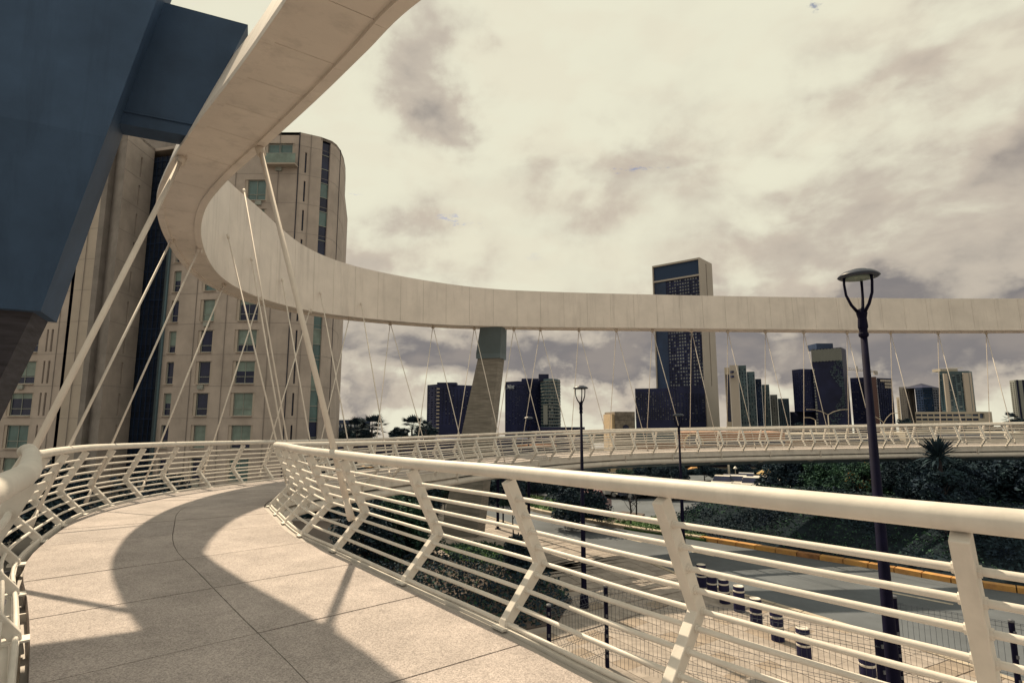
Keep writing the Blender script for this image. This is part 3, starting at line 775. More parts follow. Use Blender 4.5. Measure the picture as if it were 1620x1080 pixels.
# ---------------------------------------------------------------- curved apartment tower on the left
def apartment_tower():
    r = empty('apartment_tower', 'tall beige concrete apartment tower with curved facade behind the left of the bridge', 'building')
    def pp(px, Y): return (col_x(px, Y), Y)
    Zt = 30.0; FL = 3.17; wz = [(.30+FL*k, 2.55+FL*k) for k in range(-2, 9)]
    rnd = random.Random(5)
    shared = {}
    streak_m = mat('rain_streak', (.30, .265, .245), .9, var=.2, scale=2)
    def window(pt, d, n, u0, u1, a, c, style, dd=.24, jamb=None):
        key = (round(u1-u0, 1), round(c-a, 1), style)
        Pc = pt(u0, a, dd)
        W = u1-u0; H = c-a
        glass = {'d': glass_d, 't': glass_t, 'b': glass_b}[style]
        if key not in shared:
            f = MB(); fw = .07
            for x0, x1, z0, z1 in ((0, W, 0, fw), (0, W, H-fw, H), (0, fw, fw, H-fw), (W-fw, W, fw, H-fw), (fw, W-fw, H*.30, H*.30+.05)):
                f.box(((x0+x1)/2, -.03, (z0+z1)/2), x1-x0, .06, z1-z0)
            if W > 1.6: f.box((W/2, -.03, H/2), .05, .05, H-.15)
            p = MB().quad((0, 0, 0), (W, 0, 0), (W, 0, H), (0, 0, H))
            f1, p1 = f.mesh('window'), p.mesh('pane'); f1.materials.append(frame_m); p1.materials.append(glass)
            sill = MB().box((W/2, -.20, -.05), W+.16, .40, .07).mesh('sill'); sill.materials.append(wall_l)
            bl = None
            shared[key] = (f1, p1, sill)
        f1, p1, sill = shared[key]
        o = link('window', f1, None, r); o.location = Pc; o.rotation_euler = (0, 0, math.atan2(d.y, d.x))
        link('pane', p1, None, o)
        link('sill', sill, None, o)
        if rnd.random() < .3 and W > .9:
            MB().box((W*rnd.uniform(.3, .7), -.30, -.34), .62, .30, .42).build('air_conditioner', frame_m, o)
        if style == 'b' or rnd.random() < .35:
            hh = rnd.choice((.25, .45, .65)); bm = MB().quad((.07, -.012, H*(1-hh)), (W-.07, -.012, H*(1-hh)), (W-.07, -.012, H-.07), (.07, -.012, H-.07))
            bm.build('blind', glass_b, o)
        return o
    def seg(pa, pb, mt, cols, z1=Zt, z0=G, rows=None, extra=None, depth=.28, name='wall', slits=None):
        wins = []; specs = []
        P0 = V((*pp(*pa), 0)); P1 = V((*pp(*pb), 0)); Lw = (P1-P0).length
        def u_of(px):                    # where a column of the photograph meets the wall
            d = P1-P0; r_ = ray(px, 662); k = r_.x/r_.y
            return Lw*max(0, min(1, (k*P0.y-P0.x)/(d.x-k*d.y)))
        for (x0, x1, kind) in cols:
            for i, (a, c) in enumerate(rows or wz):
                if c > z1-.6: continue
                wins.append((u_of(x0), u_of(x1), a, c)); specs.append(kind)
        for (x0, x1, a, c, kind) in (extra or []):
            wins.append((u_of(x0), u_of(x1), a, c)); specs.append(kind)
        b = MB(); pt, d, n, L_ = facade(b, P0, P1, z0, z1, wins, depth)
        b.build(name, mt, r)
        for wv, kd in zip(wins, specs):
            if kd == 'slit':
                MB().quad(pt(wv[0], wv[2], depth-.02), pt(wv[1], wv[2], depth-.02), pt(wv[1], wv[3], depth-.02), pt(wv[0], wv[3], depth-.02)).build('slit_pane', glass_d, r)
            elif kd == 'strip':
                z = wv[2]; k = 0
                while z < wv[3]-.1:
                    zz = min(wv[3], z+1.58)
                    MB().quad(pt(wv[0], z+.03, depth-.05), pt(wv[1], z+.03, depth-.05), pt(wv[1], zz-.03, depth-.05), pt(wv[0], zz-.03, depth-.05)).build('pane', (glass_t, glass_b, glass_d, glass_t)[rnd.randrange(4)], r)
                    MB().box(pt((wv[0]+wv[1])/2, z, depth-.09), wv[1]-wv[0], .06, .07, d, n).build('mullion', frame_m, r); z = zz; k += 1
            else:
                st = kd if kd in 'dtb' else rnd.choice(('d', 'd', 't', 'd', 'b', 't'))
                # pale side panels beside the wide windows
                if wv[1]-wv[0] > 1.0:
                    jw = .30
                    for (j0, j1) in ((wv[0], wv[0]+jw), (wv[1]-jw*.8, wv[1])):
                        MB().box(pt((j0+j1)/2, (wv[2]+wv[3])/2, .10), j1-j0, .04, wv[3]-wv[2], d, n).build('side_panel', wall_l, r)
                    window(pt, d, n, wv[0]+jw, wv[1]-jw*.8, wv[2], wv[3], st)
                else: window(pt, d, n, wv[0], wv[1], wv[2], wv[3], st)
        # thin raised grey strip every storey, its tone standing in for a joint's shadow
        for k in range(-2, 10):
            z = FL*k+.05
            if z0 < z < z1-.2: MB().box(pt(L_/2, z, -.006), L_-.02, .012, .035, d, n).build('storey_shade_strip', wall_d, r)
        return pt, d, n, L_
    Y = 55.5
    # lift-shaft upstand behind the piers, hiding the sky below the steel arm
    xa, ya = pp(150, Y+6); xb, yb = pp(262, Y+7)
    MB().box(((xa+xb)/2, Y+7.5, (Zt+38)/2-.2), xb-xa, 4, 38-Zt+.4).build('roof_upstand', wall_d, r)
    seg((-90, Y+2), (56, Y), wall_c, [(8, 49, 'r')], z1=Zt)
    seg((56, Y), (89, Y-.6), wall_c, [(58.5, 61.5, 'slit'), (66, 69.5, 'slit')])
    # deep vertical joint
    seg((89, Y+1.2), (94, Y+1.2), tw_navy, [])
    seg((94, Y-.8), (123, Y-1.2), wall_l, [])
    # rounded pier: the darker render carries its stains and its shading
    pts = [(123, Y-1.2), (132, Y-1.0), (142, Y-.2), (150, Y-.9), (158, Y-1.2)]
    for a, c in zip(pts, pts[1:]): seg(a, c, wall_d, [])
    seg((158, Y-1.2), (206, Y+3.6), wall_c, [(184, 187, 'slit')])
    # recessed stair glass
    b = MB(); P0, P1 = V((*pp(206, Y+3.8), 0)), V((*pp(241, Y+3.2), 0)); d = (P1-P0).normalized(); n = V((d.y, -d.x, 0)); Lw = (P1-P0).length
    b.quad(P0+V((0, 0, G)), P1+V((0, 0, G)), P1+V((0, 0, Zt-1)), P0+V((0, 0, Zt-1))); b.build('stair_glazing', stair_glass, r)
    for k in range(-8, 40):
        z = k*.79
        if G < z < Zt-1:
            MB().box((P0+P1)/2+n*.05+V((0, 0, z)), Lw, .08, .10 if k % 4 == 0 else .04, d, n).build('mullion', tw_blue, r)
    for f in (.2, .42, .64, .86):
        MB().box(P0+d*Lw*f+n*.05+V((0, 0, (G+Zt-1)/2)), .06, .08, Zt-1-G, d, n).build('mullion', tw_blue, r)
    seg((241, Y+2.9), (249, Y+1.2), slate_l, [])
    MB().tube([V((*pp(246, Y+.9), G)), V((*pp(246, Y+.9), Zt))], .10, 8).build('downpipe', tw_teal, r)
    seg((249, Y+1.2), (296, Y+.6), wall_c, [(256, 268, 'd')])
    seg((296, Y+.6), (346, Y), wall_c, [(303, 329, 'r')])
    seg((346, Y), (450, Y), wall_c, [(362, 401, 'r')], rows=wz[:-1], extra=[(392, 442, 26.2, 28.8, 't')])
    seg((450, Y+.02), (486, Y+1.0), wall_c, [(460.5, 463.5, 'slit')])
    seg((486, Y+1.0), (505, Y+1.9), wall_c, [], extra=[(489, 503, G, Zt-.3, 'strip')])
    pts = [(505, Y+1.9), (513, Y+2.7), (520, Y+4), (526, Y+6), (529.5, Y+8.5), (530.5, Y+11.5), (529, Y+15)]
    for a, c in zip(pts, pts[1:]): seg(a, c, wall_c, [])
    # dark vertical seam lines
    for px, yy in ((450, Y-.02), (520, Y+3.98), (296, Y+.57), (346, Y-.03), (417, Y-.03), (470, Y+.5), (77, Y-.4), (108, Y-1.05)):
        x, y = pp(px, yy); MB().box((x, y-.02, (G+Zt)/2), .09 if px in (450, 520) else .035, .06, Zt-G).build('wall_seam', dark_gap if px in (450, 520) else wall_d, r)
    # balcony guard of the top flat
    x0, y0 = pp(392, Y-.9); x1, y1 = pp(444, Y-.9)
    MB().box(((x0+x1)/2, Y-.9, 26.7), x1-x0, .05, 1.0).build('balcony_guard', glass_b, r)
    MB().box(((x0+x1)/2, Y-.45, 26.12), x1-x0, .95, .14).build('balcony_slab', wall_l, r)
    MB().box(((x0+x1)/2, Y-.9, 27.22), x1-x0, .07, .05).build('handrail', frame_m, r)
    # roof slab
    out = [pp(*q) for q in ((-90, Y+2), (89, Y-.6), (123, Y-1.2), (158, Y-1.2), (206, Y+3.6), (241, Y+2.9), (249, Y+1.2), (346, Y), (450, Y), (486, Y+1), (505, Y+1.9), (513, Y+2.7), (520, Y+4), (526, Y+6), (529.5, Y+8.5), (530.5, Y+11.5), (529, Y+15))]
    out += [(-25, Y+26), (-70, Y+26)]
    b = MB(); b.poly([V((x, y, Zt+.02)) for x, y in out]); b.poly([V((x, y, Zt-.3)) for x, y in out][::-1])
    for i in range(len(out)):
        j = (i+1) % len(out); b.quad(V((*out[i], Zt-.31)), V((*out[j], Zt-.31)), V((*out[j], Zt+.02)), V((*out[i], Zt+.02)))
    b.build('roof', wall_c, r)
    b = MB(); k = out[-3:]+[out[0]]
    for a, c in zip(k, k[1:]): b.quad(V((*a, G)), V((*c, G)), V((*c, Zt-.3)), V((*a, Zt-.3)))
    b.build('back_wall', wall_c, r)
apartment_tower()

# ---------------------------------------------------------------- distant towers
def tower(name, label, pts, top, mt, wins=None, wmat=None, roof=None, z0=G-16, cat='tower', depth=.5, back=18, side=None):
    """pts: [(px, Y)...] visible plan corners left to right; wins: per face (nx, nz, fillx, fillz, za, zb) or None; top = height in metres above eye level"""
    r = empty(name, label, cat)
    P = [V((col_x(px, Y), Y, 0)) for px, Y in pts]; wb = MB(); pb = MB(); lit = MB()
    rnd = random.Random(len(label)*7+int(pts[0][0]))
    for i in range(len(P)-1):
        L = (P[i+1]-P[i]).length; ws = []
        spec = wins[i] if wins and i < len(wins) else None
        if spec:
            nx, nz, fx, fz, za, zb = spec; du = L/nx; dz = (zb-za)/nz
            for a in range(nx):
                for c in range(nz):
                    if rnd.random() < .04: continue
                    ws.append((a*du+du*(1-fx)/2, a*du+du*(1+fx)/2, za+c*dz+dz*(1-fz)/2, za+c*dz+dz*(1+fz)/2))
        m_ = (side or {}).get(i)
        tgt = MB() if m_ else wb
        pt, d, n, _ = facade(tgt, P[i], P[i+1], z0, top, ws, depth)
        if m_: tgt.build('side_wall', m_, r)
        for q in ws:
            (lit if rnd.random() < .22 else pb).quad(pt(q[0], q[2], depth), pt(q[1], q[2], depth), pt(q[1], q[3], depth), pt(q[0], q[3], depth))
    # back and roof
    c0, c1 = P[0], P[-1]; B0, B1 = c0+c0.normalized()*back, c1+c1.normalized()*back
    ring_ = P+[B1, B0]
    for a, c in ((P[-1], B1), (B1, B0), (B0, P[0])): wb.quad(a+V((0, 0, z0)), c+V((0, 0, z0)), c+V((0, 0, top)), a+V((0, 0, top)))
    wb.build('wall', mt, r)
    rb = MB(); rb.poly([p+V((0, 0, top)) for p in ring_]); rb.build('roof', roof or mt, r)
    if pb.v: stuff(pb.build('window_panes', wmat or glass_d, r))
    if lit.v: stuff(lit.build('pale_window_panes', tw_lit, r))
    return r, P
def H(py, Y): return top_z(py, Y)
BK = 'towers of the distant skyline'
# left dark slab behind the pylon
r, P = tower('office_tower', 'dark navy slab tower with a column of small balconies left of the far pylon', [(675, 262), (691, 255), (758, 268)], H(608, 258), tw_navy, [(3, 16, .5, .4, G+4, H(612, 258)), (12, 18, .55, .35, G+4, H(614, 258))], glass_d)
for k in range(14):
    MB().box((col_x(692.5, 253.5), 253.6, H(615+k*5.6, 255)), 1.2, 1.4, .5).build('balcony', tw_pale, r)
MB().box((col_x(707, 262), 262, H(606.5, 258)), 9, 6, 1.2).build('roof_plant', tw_navy, r)
r, P = tower('hotel_tower', 'dark navy hotel tower with white lettering right of the far pylon', [(799, 262), (818, 256), (833, 258), (858, 262)], H(603, 258), tw_navy, [(4, 20, .6, .3, G+4, H(612, 258)), (5, 24, .7, .3, G+4, H(608, 258)), (8, 24, .8, .35, G+4, H(606, 258))], tw_blue)
MB().box((col_x(845, 270), 270, H(600.5, 262)), 12, 10, 1.6).build('roof_plant', tw_navy, r)
cu = bpy.data.curves.new('sign_text', 'FONT'); cu.body = 'Nint'; cu.size = 2.7; cu.extrude = .08; cu.shear = .25; cu.offset = .05
ob = bpy.data.objects.new('sign_lettering', cu); col.objects.link(ob)
dg = bpy.context.evaluated_depsgraph_get(); me = bpy.data.meshes.new_from_object(ob.evaluated_get(dg)); bpy.data.objects.remove(ob)
me.materials.append(mat('sign_white', (.32, .36, .42), .5, var=.03)); o = link('sign_lettering', me, None, r); o.location = V((col_x(801.5, 260.2), 260.0, H(615.0, 260))); dd_ = P[1]-P[0]; o.rotation_euler = (math.pi/2, 0, math.atan2(dd_.y, dd_.x))
# curved balcony tower
pts = [(856, 258), (861, 253), (868, 250.5), (876, 251), (883, 254), (887, 259)]
r, P = tower('apartment_block', 'blue round-fronted tower with pale balcony grid right of the hotel', pts, H(599, 252), tw_teal, [(2, 15, .7, .6, G+3, H(601, 252))]*5, tw_navy, side=None)
MB().box((col_x(860, 258), 256, H(597, 255)), 4.5, 4, 3).build('roof_plant', tw_navy, r)
MB().box((col_x(863, 250.2), 250.2, H(656, 250)), 1.9, .5, 8.6).build('pale_panel', tw_grey, r)
for k in range(15):
    z = H(603+k*5.2, 252)
    m = MB()
    for i in range(5): m.bar(P[i]+V((0, -.4, z)), P[i+1]+V((0, -.4, z)), .35, .3)
    m.build('balcony_band', tw_grey, r)
tower('low_block', 'low dark podium building between the round tower and the tall street lamp', [(850, 240), (925, 238)], H(676, 240), tw_navy, [(14, 2, .7, .3, G+2, H(678, 240))], glass_d, cat='building')
# stone block with round window
r = empty('stone_block', 'small grey stone block with a round dark window left of the tall tower', 'building')
x0, x1 = col_x(973, 72), col_x(1004.5, 72); zt = H(651, 72)
MB().hexa([V((x0, 72, G)), V((x1, 72, G)), V((x1, 80, G)), V((x0, 80, G))], [V((x0, 72, zt)), V((x1, 72, zt)), V((x1, 80, zt)), V((x0, 80, zt))]).build('wall', stone, r)
MB().hexa([V((x0-.35, 72.3, G)), V((x0-.01, 72.3, G)), V((x0-.01, 79, G)), V((x0-.35, 79, G))], [V((x0-.35, 72.3, zt-.3)), V((x0-.01, 72.3, zt-.3)), V((x0-.01, 79, zt-.3)), V((x0-.35, 79, zt-.3))]).build('side_wall', sand, r)
c = V((col_x(989.5, 72), 71.97, H(676.5, 72)))
b = MB(); b.poly([c+V((.42*math.cos(a*math.pi/12), 0, .42*math.sin(a*math.pi/12))) for a in range(24)]); b.build('round_window', glass_d, r)
b = MB(); b.tube([c+V((.44*math.cos(a*math.pi/12), -.02, .44*math.sin(a*math.pi/12))) for a in range(25)], .035, 6); b.build('window_rim', stone, r)
b = MB()
for k in range(1, 7): b.box((x0+(x1-x0)/2, 71.99, G+(zt-G)*k/7), x1-x0-.02, .014, .03)
b.build('course_line', dark_gap, r)
# portal frame
r = empty('entrance_portal', 'pale lit concrete portal frame beside the stone block beneath the bridge', 'portal')
a0, a1 = col_x(937, 70), col_x(972, 70); zt = H(733, 70); zb = H(742, 70)
MB().box(((a0+a1)/2, 70.5, (zt+zb)/2+.1), a1-a0, 2, .55).build('lintel', sand, r)
MB().box((a1-.35, 70.5, (G+zt)/2), .7, 2, zt-G-.35).build('pillar', sand, r)
MB().box((a0-1.6, 71.2, H(744, 70)), 5.5, 2.5, 2.4).build('dark_canopy', tw_navy, r)
# the tall tower
r = empty('skyscraper', 'tallest tower, dark glass in a cream frame, rising above the ring beam', 'tower')
Yc = 300.0; PA = V((col_x(1040, 318), 318, 0)); PB = V((col_x(1118.5, Yc), Yc, 0)); PC = V((col_x(1138.5, 313), 313, 0)); Z = top_z(407, Yc)
b = MB(); L = (PB-PA).length
ws = []; ncol, nrow = 14, 44; u0, u1 = L*.30, L*.955; za, zb = H(675, 300), Z-10
for i in range(ncol):
    for j in range(nrow):
        du = (u1-u0)/ncol; dz = (zb-za)/nrow; ws.append((u0+du*(i+.12), u0+du*(i+.88), za+dz*(j+.18), za+dz*(j+.80)))
pt, d, n, _ = facade(b, PA, PB, G, Z, [(L*.02, L*.975, za-2, Z-10.2), (L*.02, L*.975, Z-9.3, Z-1.0)], 1.0)
b.build('cream_frame', tw_cream, r)
b = MB(); facade(b, pt(L*.025, 0, .98), pt(L*.27, 0, .98), za-2, Z-10.2, [], .1); b.build('blue_panel', tw_blue, r)
b = MB(); facade(b, pt(L*.025, 0, .97), pt(L*.975, 0, .97), Z-9.3, Z-1.0, [], .1); b.build('crown_glazing', mat('crown_glass', (.022, .045, .10), .5, var=.1, spec=.2), r)
b = MB(); w0 = pt(L*.27, 0, .98); w1 = pt(L*.975, 0, .98); L2 = (w1-w0).length; ws = []
rnd = random.Random(2); ncol, nrow = 13, 46; zz0, zz1 = za-2, Z-10.2; du = L2/ncol; dz = (zz1-zz0)/nrow
for i in range(ncol):
    for j in range(nrow): ws.append((du*(i+.15), du*(i+.9), zz0+dz*(j+.25), zz0+dz*(j+.8)))
pt2, _, _, _ = facade(b, w0, w1, zz0, zz1, ws, .5); b.build('dark_floors', tw_navy, r)
b = MB(); b2 = MB()
for q in ws:
    i = int(q[0]/du); j = int((q[2]-zz0)/dz); lit_ = noise.noise(V((i*.8, j*.22, 3))) > -.22 and rnd.random() < .85
    (b2 if lit_ else b).quad(pt2(q[0], q[2], .5), pt2(q[1], q[2], .5), pt2(q[1], q[3], .5), pt2(q[0], q[3], .5))
stuff(b.build('window_panes', glass_d, r)); stuff(b2.build('pale_window_panes', tw_lit, r))
b = MB(); L3 = (PC-PB).length
facade(b, PB, PC, G, Z, [(L3*.47, L3*.53, H(610, 305), Z-2)], .8); b.build('side_wall', tw_cream, r)
q0, q1 = PB.lerp(PC, .46), PB.lerp(PC, .54); nn = V((-(PC-PB).y, (PC-PB).x, 0)).normalized()*.7
MB().quad(q0+nn+V((0, 0, G)), q1+nn+V((0, 0, G)), q1+nn+V((0, 0, Z-1)), q0+nn+V((0, 0, Z-1))).build('slot_glazing', tw_blue, r)
D_ = PA+(PC-PB)
MB().quad(PC+V((0, 0, G)), D_+V((0, 0, G)), D_+V((0, 0, Z)), PC+V((0, 0, Z))).quad(D_+V((0, 0, G)), PA+V((0, 0, G)), PA+V((0, 0, Z)), D_+V((0, 0, Z))).quad(PA+V((0, 0, Z)), PB+V((0, 0, Z)), PC+V((0, 0, Z)), D_+V((0, 0, Z))).build('back_wall', tw_cream, r)
# podium
tower('office_podium', 'wide dark office block with small windows left of the tallest tower foot', [(1006, 290), (1071, 284)], H(614, 287), tw_navy, [(17, 14, .42, .62, G+6, H(619, 287))], tw_lit2, back=14)
tower('office_podium', 'dark office block at the right foot of the tallest tower', [(1071.5, 283), (1117, 292)], H(612, 290), tw_navy, [(8, 15, .72, .38, G+5, H(622, 290))], tw_lit2, back=12)
# stepped residential row
steps = [(1150, 1158, 581, 262, tw_pale), (1158.3, 1172, 577, 258, tw_cream), (1172.3, 1185, 577.5, 262, tw_teal), (1185.3, 1198, 587.5, 268, tw_teal), (1198.3, 1208, 599, 275, tw_blue), (1208.3, 1220, 608, 282, tw_teal), (1220.3, 1232, 624, 290, tw_grey), (1232.3, 1250, 630, 296, tw_teal), (1250.3, 1259, 651, 302, tw_blue)]
nm = ['narrow cream slab with a dark window strip, leftmost of the stepped towers', 'cream slab tower with two dark holes, tallest of the stepped towers', 'teal tower, third step of the stepped row', 'teal tower, fourth step of the stepped row', 'blue tower, fifth step of the stepped row', 'teal tower, sixth step of the stepped row', 'grey tower, seventh step of the stepped row', 'teal balcony tower, eighth and wide step of the stepped row', 'small blue block, last and lowest of the stepped row']
for (a, c, y, Y, mt_), lb in zip(steps, nm):
    i = steps.index((a, c, y, Y, mt_)); k = (c-a)
    wn = None
    if i == 0: wn = [(1, 1, .75, .9, G+4, H(588, Y))]
    elif i >= 2: wn = [(max(2, int(k/3.2)), 16, .35, .55, G+4, H(y+4, Y))]
    r, P = tower('stepped_tower', lb, [(a, Y+1.5), (c, Y)], H(y, Y), mt_, wn, glass_d if i == 0 else tw_navy, back=10)
    r['group'] = 'stepped row of towers'
    if i == 1:
        for py in (588, 595.5): MB().box((col_x(1163, Y-.4), Y+.2, H(py, Y)), 1.1, 1.6, .9).build('dark_opening', tw_navy, r)
# dark cluster on the right
r, P = tower('flared_tower', 'dark navy tower with an overhanging body, left of the glass tower', [(1258, 268), (1272, 262), (1292, 263)], H(584, 264), tw_navy, [(4, 20, .6, .35, H(648, 264), H(590, 264)), (7, 20, .7, .4, H(648, 264), H(588, 264))], tw_blue, z0=H(651, 264), back=18)
MB().box((col_x(1280, 275), 275, (G+H(651, 264))/2), 11, 14, H(651, 264)-G).build('stem', tw_navy, r)
r, P = tower('glass_tower', 'dark glass tower with a pale upper curtain wall and jagged glass edge', [(1291, 262), (1340, 254), (1347, 262)], H(551, 258), tw_navy, [None, None], glass_d, back=20)
Z7 = H(551, 258); pa, pb_ = P[0], P[1]; dd_ = (pb_-pa); L7 = dd_.length; dd_.normalize(); n7 = V((dd_.y, -dd_.x, 0))
ztop, zmid = Z7-.3, H(571, 258)
for k in range(34):
    u = L7*(k+.5)/34
    m = MB().box(pa+dd_*u+n7*.15+V((0, 0, (ztop+zmid)/2+.15*math.sin(k*1.7))), L7/34*.72, .3, ztop-zmid, dd_, n7); m.build('curtain_fin', tw_grey, r)
b = MB(); rnd = random.Random(9)
for j in range(46):
    z = zmid-.5-j*(zmid-H(690, 258))/46; wdt = 3+2.2*math.sin(j*.25)+(8 if j > 38 else 0)*(j-38)/8
    for k in range(9):
        if rnd.random() < .8:
            u = L7-wdt*rnd.random()-1.0*(j > 30)*(j-30)*.45
            c = pa+dd_*u+n7*.2+V((0, 0, z)); b.box(c, rnd.uniform(.15, .7), .3, rnd.uniform(.15, .55), dd_, n7)
stuff(b.build('glass_facets', tw_teal, r))
MB().box(pa.lerp(pb_, .55)+V((0, 6, Z7+1.2)), L7*.62, 8, 2.8).build('roof_plant', tw_blue, r)
b = MB()
for j in range(28): b.box(pa+dd_*.6+n7*.2+V((0, 0, zmid-4-j*1.35)), rnd.uniform(.3, .9), .3, rnd.uniform(.5, 1.2), dd_, n7)
stuff(b.build('edge_facets', tw_grey, r))
r, P = tower('office_tower', 'dark office tower with teal floors left of the brown slab', [(1350, 285), (1374, 280)], H(597, 282), tw_navy, [(6, 22, .8, .4, G+5, H(604, 282))], tw_blue, back=14)
r.name = 'office_tower'
tower('apartment_tower', 'narrow brown slab tower between two dark towers', [(1374.5, 274), (1392, 272)], H(596, 273), tw_brown, None, back=14)
r, P = tower('office_tower', 'dark gridded tower with open top-floor frames right of the brown slab', [(1392.5, 276), (1416.5, 280)], H(598, 278), tw_navy, [(7, 22, .6, .6, G+5, H(600, 278))], tw_blue, back=6)
sk = MB()
for (i, j) in [(k, 0) for k in range(1, 6)]+[(3, 1), (4, 1), (5, 1), (3, 2), (4, 2), (5, 2)]:
    u = (i+.8)/7; c = P[0].lerp(P[1], u); sk.box(c+V((0, -.25, H(602+j*5, 278))), 1.0, .3, 1.0)
sk.build('open_frame_panel', tw_cream, r)
# tower crane
r = empty('tower_crane', 'thin tower crane jib above the dark office towers', 'crane'); m = MB()
z = H(588, 300); xa, xb = col_x(1345, 300), col_x(1394, 300)
m.bar((xa, 300, z+1.2), (xb, 300, z-.3), .3, .3); m.bar((xa, 300, z+2.2), (xb, 300, z+.4), .2, .2)
for k in range(14):
    u = k/14; m.bar(V((xa, 300, z+1.2)).lerp(V((xb, 300, z-.3)), u), V((xa, 300, z+2.2)).lerp(V((xb, 300, z+.4)), u+.05), .15, .15)
m.build('jib', greypaint, r); MB().box((xb-.8, 300, z-.6), 1.8, 1, 2.0).build('counterweight', greypaint, r)
MB().bar((col_x(1362, 300), 300, H(615, 300)), (col_x(1362, 300), 300, z+3), .7, .7).build('mast', greypaint, r)
tower('apartment_tower', 'slim pale tower just right of the dark gridded tower', [(1421, 300), (1426, 298)], H(628, 299), tw_pale, [(1, 14, .4, .5, G+4, H(632, 299))], tw_navy, back=8)
tower('apartment_tower', 'cream tower with a dark stripe left of the pointed blue tower', [(1426.5, 290), (1437, 288), (1451, 292)], H(612, 290), tw_cream, [(3, 15, .3, .35, G+4, H(616, 290)), (2, 1, .35, .96, G+4, H(618, 290))], tw_navy, back=10)
r, P = tower('office_tower', 'blue faceted tower with a pointed roof', [(1452, 280), (1464, 276), (1480, 275), (1492, 280)], H(613, 277), tw_blue, [(3, 14, .7, .5, G+4, H(616, 277)), (5, 14, .7, .5, G+4, H(616, 277)), (3, 14, .7, .5, G+4, H(616, 277))], tw_teal, back=16)
b = MB(); zt = H(613, 277); ap = V((col_x(1470, 280), 283, H(605, 277)))
ring_ = [p+V((0, 0, zt+.05)) for p in P]+[P[-1]+V((0, 12, zt+.05)), P[0]+V((0, 12, zt+.05))]
for i in range(len(ring_)): b.poly([ring_[i], ring_[(i+1) % len(ring_)], ap])
b.build('pointed_roof', tw_navy, r)
r, P = tower('apartment_tower', 'tall teal apartment tower with cream side strips above the pale podium', [(1492, 256), (1498, 254.5), (1541, 250), (1546, 254)], H(587, 252), tw_teal, [(1, 17, .6, .55, H(648, 252), H(592, 252)), (6, 17, .72, .55, H(648, 252), H(592, 252)), (1, 17, .6, .55, H(648, 252), H(592, 252))], tw_blue, back=16)
for px, wd in ((1500, 2.0), (1534, 3.6)):
    f = (px-1498)/43; c = P[1].lerp(P[2], f); MB().box(c+V((.6, -.35, (H(590, 252)+G)/2)), wd, .6, H(590, 252)-G).build('cream_strip', tw_cream, r)
MB().box((P[1]+P[2])/2+V((0, 6, H(584, 252))), 8, 5, 1.2).build('roof_plant', tw_pale, r)
MB().bar((P[1]+P[2])/2+V((-3.5, .5, H(583, 252)+.4)), (P[1]+P[2])/2+V((4, .5, H(583, 252)+.4)), .25, .5).build('roof_rail', white, r)
r, P = tower('podium_building', 'pale podium building with long window bands under the teal tower', [(1449, 236), (1549, 226), (1570, 232)], H(651, 230), tw_pale, [(10, 4, .86, .5, G+2, H(653, 230)), (2, 2, .7, .5, G+2, H(650, 230))], tw_blue, back=12, cat='building')
tower('apartment_tower', 'pale blue tower cut off by the right edge of the photo', [(1604, 262), (1612, 258), (1650, 256)], H(601, 258), tw_grey, [(2, 22, .6, .5, G+4, H(604, 258)), (4, 1, .4, .98, G+4, H(600, 258))], tw_navy, back=14)
r, P = tower('office_building', 'low blue glass building behind the palms beside the apartment tower', [(531, 150), (586, 156)], H(664, 150), tw_blue, [(8, 4, .8, .5, G+2, H(668, 150))], tw_teal, back=12, cat='building')
m = MB()
for k, wd in enumerate((.5, .3, .5, .4, .55, .3)): m.box((P[0].x+1.0+k*.95, 149.4, H(673.5, 150)), wd, .15, .75)
m.build('sign_lettering', MATS['sign_white'], r)
# mall walls seen through the far railing
r = empty('shopping_mall', 'low terracotta mall seen through the far railing', 'building')
def slab(name, px0, px1, Y, y0, y1, mt_, dep=6, parent=r):
    a, c = col_x(px0, Y), col_x(px1, Y); zt, zb = H(y0, Y), H(y1, Y)
    return MB().box(((a+c)/2, Y+dep/2, (zt+zb)/2), c-a, dep, zt-zb).build(name, mt_, parent)
slab('long_wall', 1000, 1240, 82, 683, 724, terra); slab('blue_band', 930, 1070, 81, 682, 700, tw_teal); slab('sand_band', 940, 1110, 80.5, 712, 727, sand)
slab('terrace_wall', 1105, 1240, 79, 697, 703, tw_navy, 1); slab('terrace_wall', 1105, 1240, 79, 706, 712, tw_navy, 1)
slab('lower_wall', 1090, 1330, 86, 716, 760, terra); slab('glass_front', 1060, 1340, 84, 733, 765, tw_navy)
slab('sand_wing', 1235, 1420, 90, 686, 716, tw_pale); slab('sand_wing', 1320, 1400, 78, 720, 748, sand); slab('blue_band', 1240, 1420, 89, 690, 697, tw_blue, 1)
slab('pale_wing', 1430, 1640, 88, 684, 716, tw_pale); slab('blue_band', 1440, 1600, 87, 688, 693, tw_blue, 1); slab('blue_band', 1440, 1600, 87, 699, 704, tw_blue, 1)
slab('pale_wing', 1548, 1585, 76, 713, 728, tw_grey)
slab('dark_hall', 540, 935, 105, 694, 735, tw_navy); slab('pale_awning', 810, 880, 100, 703, 707, terra, 1)
m = MB(); c = V((col_x(1096, 78), 78, H(702, 78)))
m.tube([c+V((1.25*math.cos(a*math.pi/10), 0, 1.3*math.sin(a*math.pi/10))) for a in range(11)], .14, 8); m.build('arch', sand, r)
MB().poly([c+V((1.15*math.cos(a*math.pi/10), .1, 1.2*math.sin(a*math.pi/10))) for a in range(11)]).build('arch_glazing', tw_blue, r)
